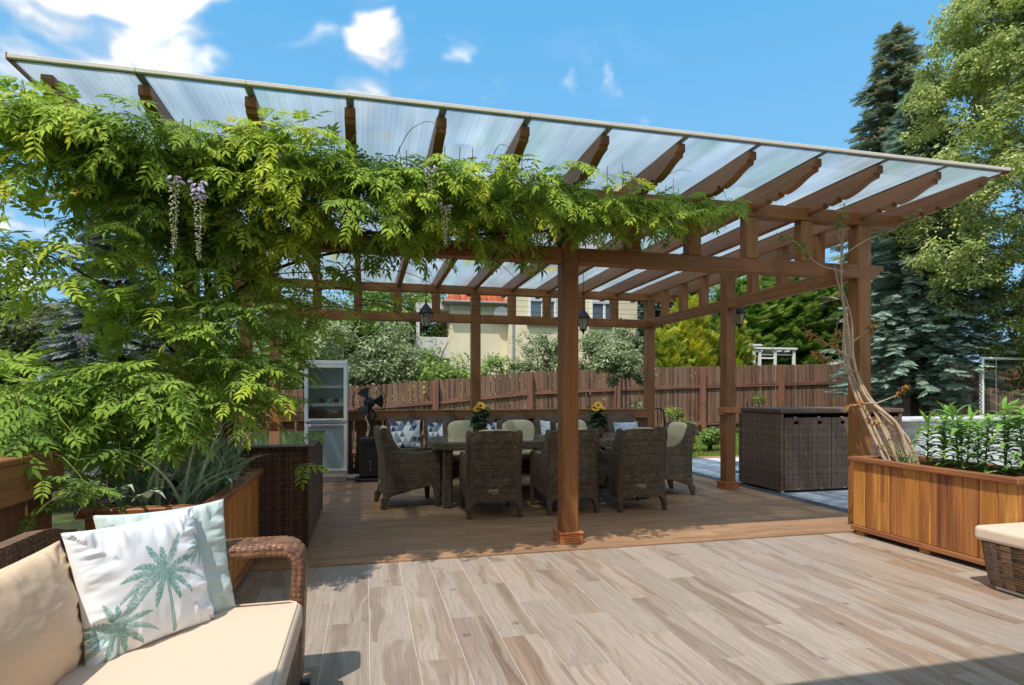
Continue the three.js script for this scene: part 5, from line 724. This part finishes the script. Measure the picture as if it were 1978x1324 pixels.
function broad(name, label, [x, y, d], clumps, o) {   // clumps: x, y, z (own axes), rx, ry, rz, count
  const t = thing(name, label, o.category ?? 'tree', [x, y, d], 0, o.group), R = rng(o.seed), ms = [[], [], []], cs = [[], [], []], { size = .16, colors, trunk } = o;
  for (const pts of trunk) obj(pts === trunk[0] ? 'trunk' : 'limb', metric(taper(pts.p.map((q) => new THREE.Vector3(...q)), pts.r0, pts.r1, 14, 7), 'y'), o.bark ?? M.bark, t);
  for (const [cx, cy, cz, rx, ry, rz, n] of clumps) { const sub = []; for (let k = 0; k < Math.max(4, n / 28); k++) { let a, b, c; do { a = R() * 2 - 1; b = R() * 2 - 1; c = R() * 2 - 1; } while (a * a + b * b + c * c > 1); const q = Math.hypot(a, b, c), e = Math.pow(q, -.4); sub.push([cx + a * rx * e, cy + b * ry * e, cz + c * rz * e, .16 + .2 * R()]); } for (let i = 0; i < n; i++) { const s = sub[Math.floor(R() * sub.length)], f = s[3] * (rx + ry) * .7, p = new THREE.Vector3(s[0] + (R() + R() - 1) * f, s[1] + (R() + R() - 1) * f * .8, s[2] + (R() + R() - 1) * f), v = Math.floor(R() * 3), k = size * (.65 + .7 * R()); ms[v].push(new THREE.Matrix4().compose(p, new THREE.Quaternion().setFromEuler(new THREE.Euler((R() - .5) * .9, R() * 6.28, (R() - .5) * .9)), new THREE.Vector3(k, k, k))); cs[v].push(vary(R, colors)); } }
  ms.forEach((m, v) => stuffPart('crown', bunches[v], mLeaf, m, cs[v], t)); return t;
}
const BL = [[.32, .43, .34], [.25, .36, .28], [.41, .52, .43], [.19, .28, .21]], GR = [[.24, .31, .20], [.31, .37, .24], [.19, .25, .16], [.36, .35, .21]];
conifer('blue_spruce', 'broad blue green spruce in front of the fence behind the right planter', [14.4, .1, 13], 9.4, 2.35, { seed: 1, n: 430, low: .11, size: .33, colors: BL, droop: .28, loose: .26, gap: .14, profile: (q) => Math.pow(1 - q, .7) * sstep(.02, .2, q) });
conifer('tall_spruce', 'tall pointed spruce with brown cones rising above the pergola', [20.9, .2, 20], 15.9, 4.2, { seed: 2, n: 235, low: .2, size: .55, colors: GR, loose: .2, droop: .25, gap: .2, profile: (q) => Math.pow(1 - q, .8) * .9 + .02 });
conifer('grey_spruce', 'grey blue spruce half hidden behind the left wisteria', [-5.0, -1.0, 14], 7.0, 1.9, { seed: 3, n: 260, size: .38, colors: [[.18, .23, .20], [.25, .30, .27], [.13, .17, .15]], droop: .3, gap: .17 });
conifer('golden_cypress', 'bright yellow golden cypress above the fence', [10.75, 0, 18.6], 4.35, 1.15, { seed: 4, n: 230, size: .34, colors: [[.58, .56, .05], [.46, .50, .05], [.66, .62, .06], [.32, .40, .05]], droop: -.1, up: .75, gap: .12, profile: (q) => Math.pow(1 - q, .6), group: 'golden conifers behind the fence' });
conifer('golden_cypress', 'lower yellow golden conifer left of the tall golden cypress', [9.75, 0, 18.2], 3.2, .95, { seed: 5, n: 150, size: .32, colors: [[.50, .52, .05], [.40, .46, .06], [.30, .39, .06]], droop: -.1, up: .7, gap: .12, profile: (q) => Math.pow(1 - q, .55), group: 'golden conifers behind the fence' });
conifer('golden_cypress', 'yellow golden conifer beside the right middle post', [12.3, 0, 18.4], 3.7, .9, { seed: 6, n: 150, size: .32, colors: [[.52, .53, .05], [.38, .45, .05], [.28, .38, .06]], droop: -.1, up: .7, gap: .12, profile: (q) => Math.pow(1 - q, .55), group: 'golden conifers behind the fence' });
const TH = [[.18, .31, .06], [.26, .40, .07], [.12, .22, .05], [.34, .44, .08]];
[[14.6, 21, 5.5, 1.7], [16.6, 21.5, 6.0, 1.9], [18.9, 21.2, 5.7, 1.9], [21.2, 21.5, 5.9, 1.9]].forEach(([x, d, h, r], k) => conifer('thuja', ['bushy green thuja behind the white arbour', 'tallest bushy thuja in the hedge right of the arbour', 'bushy thuja behind the bare climber', 'bushy thuja behind the right front post'][k], [x, .1, d], h, r, { seed: 11 + k, n: 330, low: .06, size: .46, colors: TH, droop: .05, up: .35, gap: .16, profile: (q) => Math.pow(Math.max(0, 1 - Math.pow(q, 2.2)), .6), group: 'thujas behind the fence' }));
[[13.2, 25, 8.4, 1.7], [9.7, 27.5, 7.6, 1.5], [15.9, 27, 8.0, 1.6]].forEach(([x, d, h, r], k) => conifer('dark_conifer', ['dark conifer behind the golden cypress', 'dark narrow conifer at the right corner of the house', 'dark conifer tip seen through the pergola struts'][k], [x + (k === 1 ? 4.0 : 0), 0, d], h, r, { seed: 21 + k, n: 240, size: .5, colors: [[.09, .15, .09], [.13, .20, .11], [.07, .12, .08]], droop: .2, gap: .2, group: 'dark conifers behind the fence' }));
const birchL = [[.44, .52, .14], [.54, .60, .21], [.33, .42, .11], [.60, .64, .29], [.25, .34, .09]];
{
  const cl = [], R = rng(91); for (let i = 0; i < 60; i++) { const q = i / 60, yy = 1.7 + 9.7 * q, rr = (1.2 + 1.6 * sstep(.05, .35, q)) * Math.sin(Math.PI * (.3 + .6 * q)), a = i * 2.4; cl.push([Math.cos(a) * rr + 1.3 * sstep(.3, 0, q) * (.4 + .6 * R()), yy, Math.sin(a) * rr * (.4 + .6 * R()), 1.05, .85, 1.05, 430]); }
  const limbs = []; for (let i = 0; i < 26; i++) { const y = 1.6 + .33 * i, a = i * 2.4, L = 2.2 * Math.sin(Math.PI * (.25 + .6 * i / 26)); limbs.push({ p: [[0, y, 0], [Math.cos(a) * L * .5, y + L * .45, Math.sin(a) * L * .5], [Math.cos(a) * L, y + L * .6, Math.sin(a) * L]], r0: .04, r1: .008 }); }
  broad('birch_tree', 'tall airy light green birch filling the right edge', [15.95, .2, 11.0], cl, { seed: 31, size: .13, colors: birchL, trunk: [{ p: [[0, 0, 0], [.1, 4, .1], [0, 11.2, 0]], r0: .17, r1: .03 }, ...limbs], bark: M.barkPale });
}
const tr = (h, r = .06) => [{ p: [[0, 0, 0], [.05, h * .4, 0], [0, h * .8, .05]], r0: r, r1: r * .3 }, { p: [[0, h * .3, 0], [h * .2, h * .6, .1], [h * .3, h * .8, .1]], r0: r * .6, r1: r * .2 }, { p: [[0, h * .3, 0], [-h * .2, h * .6, -.1], [-h * .3, h * .8, 0]], r0: r * .6, r1: r * .2 }];
const OL = [[.34, .41, .21], [.26, .33, .15], [.43, .48, .28], [.20, .27, .11]], FG = [[.26, .39, .09], [.34, .46, .11], [.19, .30, .08]];
const bush = (label, x, d, h, r, seed, colors, group, size = .15, n = 1500) => broad('garden_shrub', label, [x, groundY(x, d), d], [[0, h * .62, 0, r, h * .36, r * .8, n * .5], [-r * .5, h * .45, .2, r * .6, h * .3, r * .6, n * .5], [r * .5, h * .42, .1, r * .6, h * .3, r * .6, n * .5]], { seed, size, colors, trunk: tr(h), group, category: 'shrub' });
const SG = 'leafy shrubs between the fence and the house';
bush('grey green shrub above the fence behind the fridge', -.6, 18.2, 4.1, 1.3, 41, OL, SG); bush('grey green shrub above the fence right of the fridge', 1.2, 18.4, 4.2, 1.2, 42, OL, SG); bush('fresh green shrub above the fence below the left lantern', 2.1, 17.6, 2.9, 1.0, 43, FG, SG); bush('fresh green shrub in front of the house left corner', 3.6, 18, 2.9, .8, 44, FG, SG, .13, 900);
bush('round olive shrub before the house wall right of the back middle post', 5.2, 18, 3.3, .85, 45, OL, SG, .13, 1100); bush('olive shrub right of the downpipe, behind the front post', 6.4, 18.2, 3.6, .9, 46, OL, SG, .13, 1000); bush('large grey green shrub at the house corner', 8.0, 18.4, 3.9, 1.1, 47, OL, SG, .14, 1400); bush('dark green shrub behind the wisteria left of the fridge', -2.8, 17.8, 4.0, 1.5, 48, FG, SG); bush('grey green shrub behind the wisteria, far left of the fence', -4.8, 17.6, 4.2, 1.4, 49, OL, SG);
broad('young_tree', 'slender young tree with thin trunks in front of the fence', [6.35, groundY(6.35, 14.2), 14.2], [[0, 2.3, 0, .55, .45, .5, 420], [.4, 2.1, 0, .4, .4, .4, 260], [-.35, 2.0, 0, .35, .35, .4, 220], [.25, 1.1, .1, .25, .35, .2, 70]], { seed: 51, size: .11, colors: OL, trunk: [{ p: [[.1, 0, 0], [.12, 1, 0], [.1, 2.4, 0]], r0: .025, r1: .01 }, { p: [[-.3, 0, 0], [-.32, 1, 0], [-.2, 2.1, 0]], r0: .02, r1: .008 }, { p: [[-.12, 0, .1], [-.15, 1, 0], [-.1, 2.0, 0]], r0: .018, r1: .008 }] });
bush('yellow green shrub before the fence behind the end chair', 7.0, 12.6, 1.1, .3, 52, [[.26, .33, .05], [.20, .28, .05], [.32, .36, .07]], 'low shrubs on the lawn', .10, 150); bush('dark green low shrub left of the right middle post', 7.85, 12.6, .75, .25, 53, FG, 'low shrubs on the lawn', .09, 160); bush('low green shrub in front of the fence right of the cabinet', 12.2, 14.5, .9, .4, 54, FG, 'low shrubs on the lawn', .1, 150); bush('low yellow green shrub by the fence above the cabinet', 11.2, 15.4, 1.25, .4, 55, [[.24, .3, .05], [.16, .24, .04]], 'low shrubs on the lawn', .1, 130);
const far = (label, x, d, h, r, seed, colors) => broad('garden_tree', label, [x, groundY(x, d), d], [[0, h * .68, 0, r, h * .26, r, 1500], [-r * .6, h * .5, .3, r * .7, h * .24, r * .7, 700], [r * .6, h * .48, -.3, r * .7, h * .24, r * .7, 700], [0, h * .3, .6, r * 1.05, h * .24, r * .7, 800]], { seed, size: .27, colors, trunk: tr(h, .12), group: 'leafy trees in the distance' });
far('dark green tree at the far left edge below the cloud', -12.5, 21, 6.4, 1.9, 61, [[.06, .12, .035], [.09, .15, .045], [.045, .09, .03]]); far('olive toned tree second from the left edge', -9.3, 20, 5.4, 1.9, 62, [[.14, .17, .05], [.10, .14, .04], [.18, .2, .06]]); far('mid green tree behind the wisteria at left', -6.8, 22, 5.8, 2.0, 63, FG); far('dark green tree left of the grey spruce', -15.5, 27, 8, 2.6, 64, [[.06, .11, .04], [.08, .13, .05]]); far('green tree left of the house behind the lantern', 1.2, 30, 8.2, 2.4, 65, FG); far('green tree further left of the house', -2.8, 31, 7.6, 2.6, 66, OL); far('far green tree seen under the right pergola beam', 24, 34, 9, 3.2, 67, FG); far('far green tree at the right behind the birch', 30, 30, 9.5, 3.4, 68, FG); far('far tree behind the tall spruce', 33, 38, 11, 3.6, 69, FG); far('pale green tree far behind the wisteria', -21, 32, 8.5, 3.0, 70, OL);
{   // lawn
  const R = rng(95), g = (() => { const pos = [], idx = []; const Q = rng(5); for (let i = 0; i < 7; i++) { const a = Q() * 6.28, l = .035 + .035 * Q(), k = pos.length / 3, bx = (Q() - .5) * .06, bz = (Q() - .5) * .06; pos.push(bx - .003 * Math.sin(a), 0, bz + .003 * Math.cos(a), bx + .003 * Math.sin(a), 0, bz - .003 * Math.cos(a), bx + Math.cos(a) * l * .5, l, bz + Math.sin(a) * l * .5); idx.push(k, k + 1, k + 2); } const q = new THREE.BufferGeometry(); q.setAttribute('position', new THREE.Float32BufferAttribute(pos, 3)); q.setIndex(idx); q.computeVertexNormals(); return q; })(), ms = [], cs = [];
  for (let i = 0; i < 26000; i++) { const x = 3 + 16 * R(), d = 11 + 5.4 * R(); ms.push(new THREE.Matrix4().compose(new THREE.Vector3(x, groundY(x, d), -d), new THREE.Quaternion().setFromEuler(new THREE.Euler(0, R() * 6.28, 0)), new THREE.Vector3(1.4, 1.2, 1.4))); cs.push(vary(R, [[.20, .30, .04], [.15, .25, .04], [.27, .34, .06]])); }
  const l = stuffPart('lawn_grass', g, leafMat(1, 1, 1, .3), ms, cs); l.userData = { label: 'short bright green lawn in front of the fence', category: 'grass', kind: 'stuff' };
}
{   // pale outdoor counter behind the right planter
  const t = thing('garden_counter', 'pale outdoor counter with white panels behind the lilies', 'counter');
  obj('worktop', span(8.95, 12.4, .80, .845, 8.4, 9.3, .006), M.stoneLight, t); obj('side_panel', span(9.40, 9.5, -.05, .799, 8.46, 9.26, .004), M.stoneLight, t); obj('front_panel', span(9.502, 12.2, -.05, .799, 8.46, 8.5, .004), M.whitePaint, t); obj('back_panel', span(9.0, 9.398, -.05, .799, 9.2, 9.26, .004), M.stoneMid, t); obj('leg', span(12.0, 12.19, -.05, .799, 8.9, 9.2, .004), M.stoneLight, t);
  const b = thing('storage_bench', 'pale low box between the cabinet and the counter', 'bench', [8.35, 0, 8.8]); obj('body', box(.9, .9, .6, .006).translate(0, .42, 0), M.stoneMid, b); obj('lid', box(.94, .06, .64, .008).translate(0, .901, 0), M.stoneLight, b);
  const f = thing('flower_pot', 'dark flower pot with yellow blossoms beside the climber', 'plant', [5.75, -.006, 5.6]); obj('pot', lathe([[.001, 0], [.16, 0], [.2, .5], [.21, .52], [.19, .52], [.001, .5]], 20), M.stoneDark, f); const R = rng(97), lg = blade(.14, .02, .9, 4), lm = leafMat(.13, .19, .06, .3), pm = leafMat(.8, .5, .03, .2); for (let i = 0; i < 40; i++) { const o = obj('leaf', lg, lm, f); o.rotation.order = 'YZX'; o.position.set((R() - .5) * .2, .5, (R() - .5) * .2); o.rotation.set(0, R() * 6.28, .3 + R()); } const pg = new THREE.SphereGeometry(.028, 8, 6).scale(1, .6, 1); for (let i = 0; i < 12; i++) { const o = obj('blossom', pg, pm, f); o.position.set((R() - .5) * .3, .62 + .08 * R(), (R() - .5) * .3); }
  const s = thing('garden_swing', 'white metal swing frame with hanging chain under the spruce', 'swing'); obj('upright', at(cyl(.03, .03, 2.1, 10), 14.0, 1.05, 11), M.whitePaint, s); obj('upright', at(cyl(.03, .03, 2.1, 10), 16.2, 1.05, 11), M.whitePaint, s); obj('crossbar', at(cyl(.03, .03, 2.3, 10).rotateZ(Math.PI / 2), 15.1, 2.1, 11), M.whitePaint, s); const link = new THREE.TorusGeometry(.03, .009, 6, 12); for (let i = 0; i < 22; i++) { const o = obj('chain_link', link, M.alu, s); o.position.set(13.88, 1.75 - i * .05, -10.95); o.rotation.y = (i & 1) * 1.57; } obj('chain_arm', at(cyl(.015, .015, .3, 8).rotateZ(Math.PI / 2), 13.95, 1.79, 10.97), M.whitePaint, s); obj('seat', at(box(1.6, .05, .45, .01), 15.1, .5, 11), M.whitePaint, s); obj('seat_chain', [at(cyl(.008, .008, 1.55, 6), 14.4, 1.3, 11), at(cyl(.008, .008, 1.55, 6), 15.8, 1.3, 11)], M.alu, s);
  const a = thing('garden_arch', 'white curved metal arch at the right picture edge', 'arch', [14.25, 0, 9.7]); obj('hoop', [tube([-1, -.96, -.8, -.45, 0, .45, .8, .96, 1].map((q, i) => new THREE.Vector3(q * .62, i === 0 || i === 8 ? 0 : .95 + .75 * Math.sqrt(Math.max(0, 1 - q * q)), 0)), .045, 60, 8)], M.whitePaint, a); for (const y of [.3, .7, 1.1]) obj('crossbar', cyl(.015, .015, 1.2, 8).rotateZ(Math.PI / 2).translate(0, y, 0), M.whitePaint, a);
  const m = thing('step_handrail', 'small black metal handrail beside the back right post', 'handrail'); obj('rail_tube', [tube([[4.86, .0, 9.75], [4.86, .96, 9.75], [4.9, 1.0, 9.75], [5.12, 1.0, 9.75], [5.16, .96, 9.75], [5.16, .0, 9.75]], .014, 50, 8)], M.blackMetal, m); for (const x of [4.95, 5.05]) obj('bar', at(cyl(.008, .008, .98, 6), x, .5, 9.75), M.blackMetal, m);
}
{   // the house the picture is taken from: wall and balcony behind and above the camera, seen only by the shadow it throws
  const t = thing('own_house', 'cream house wall with balcony slab above the terrace', 'house'), s = new THREE.Shape(); s.moveTo(-1.35, 2.6); s.lineTo(-1.35, -.75); s.quadraticCurveTo(-1.35, -1.0, -1.1, -1.0); s.lineTo(9, -1.0); s.lineTo(9, 2.6);
  obj('balcony_slab', metric(extrude(s, .2, .004, 10).rotateX(Math.PI / 2).translate(0, 3.2, 0), 'x'), M.stuccoWhite, t); obj('wall', span(-3, 9, -.08, 6, -2.85, -2.61, .01), M.stucco, t);
}
renderer.render(scene, camera);
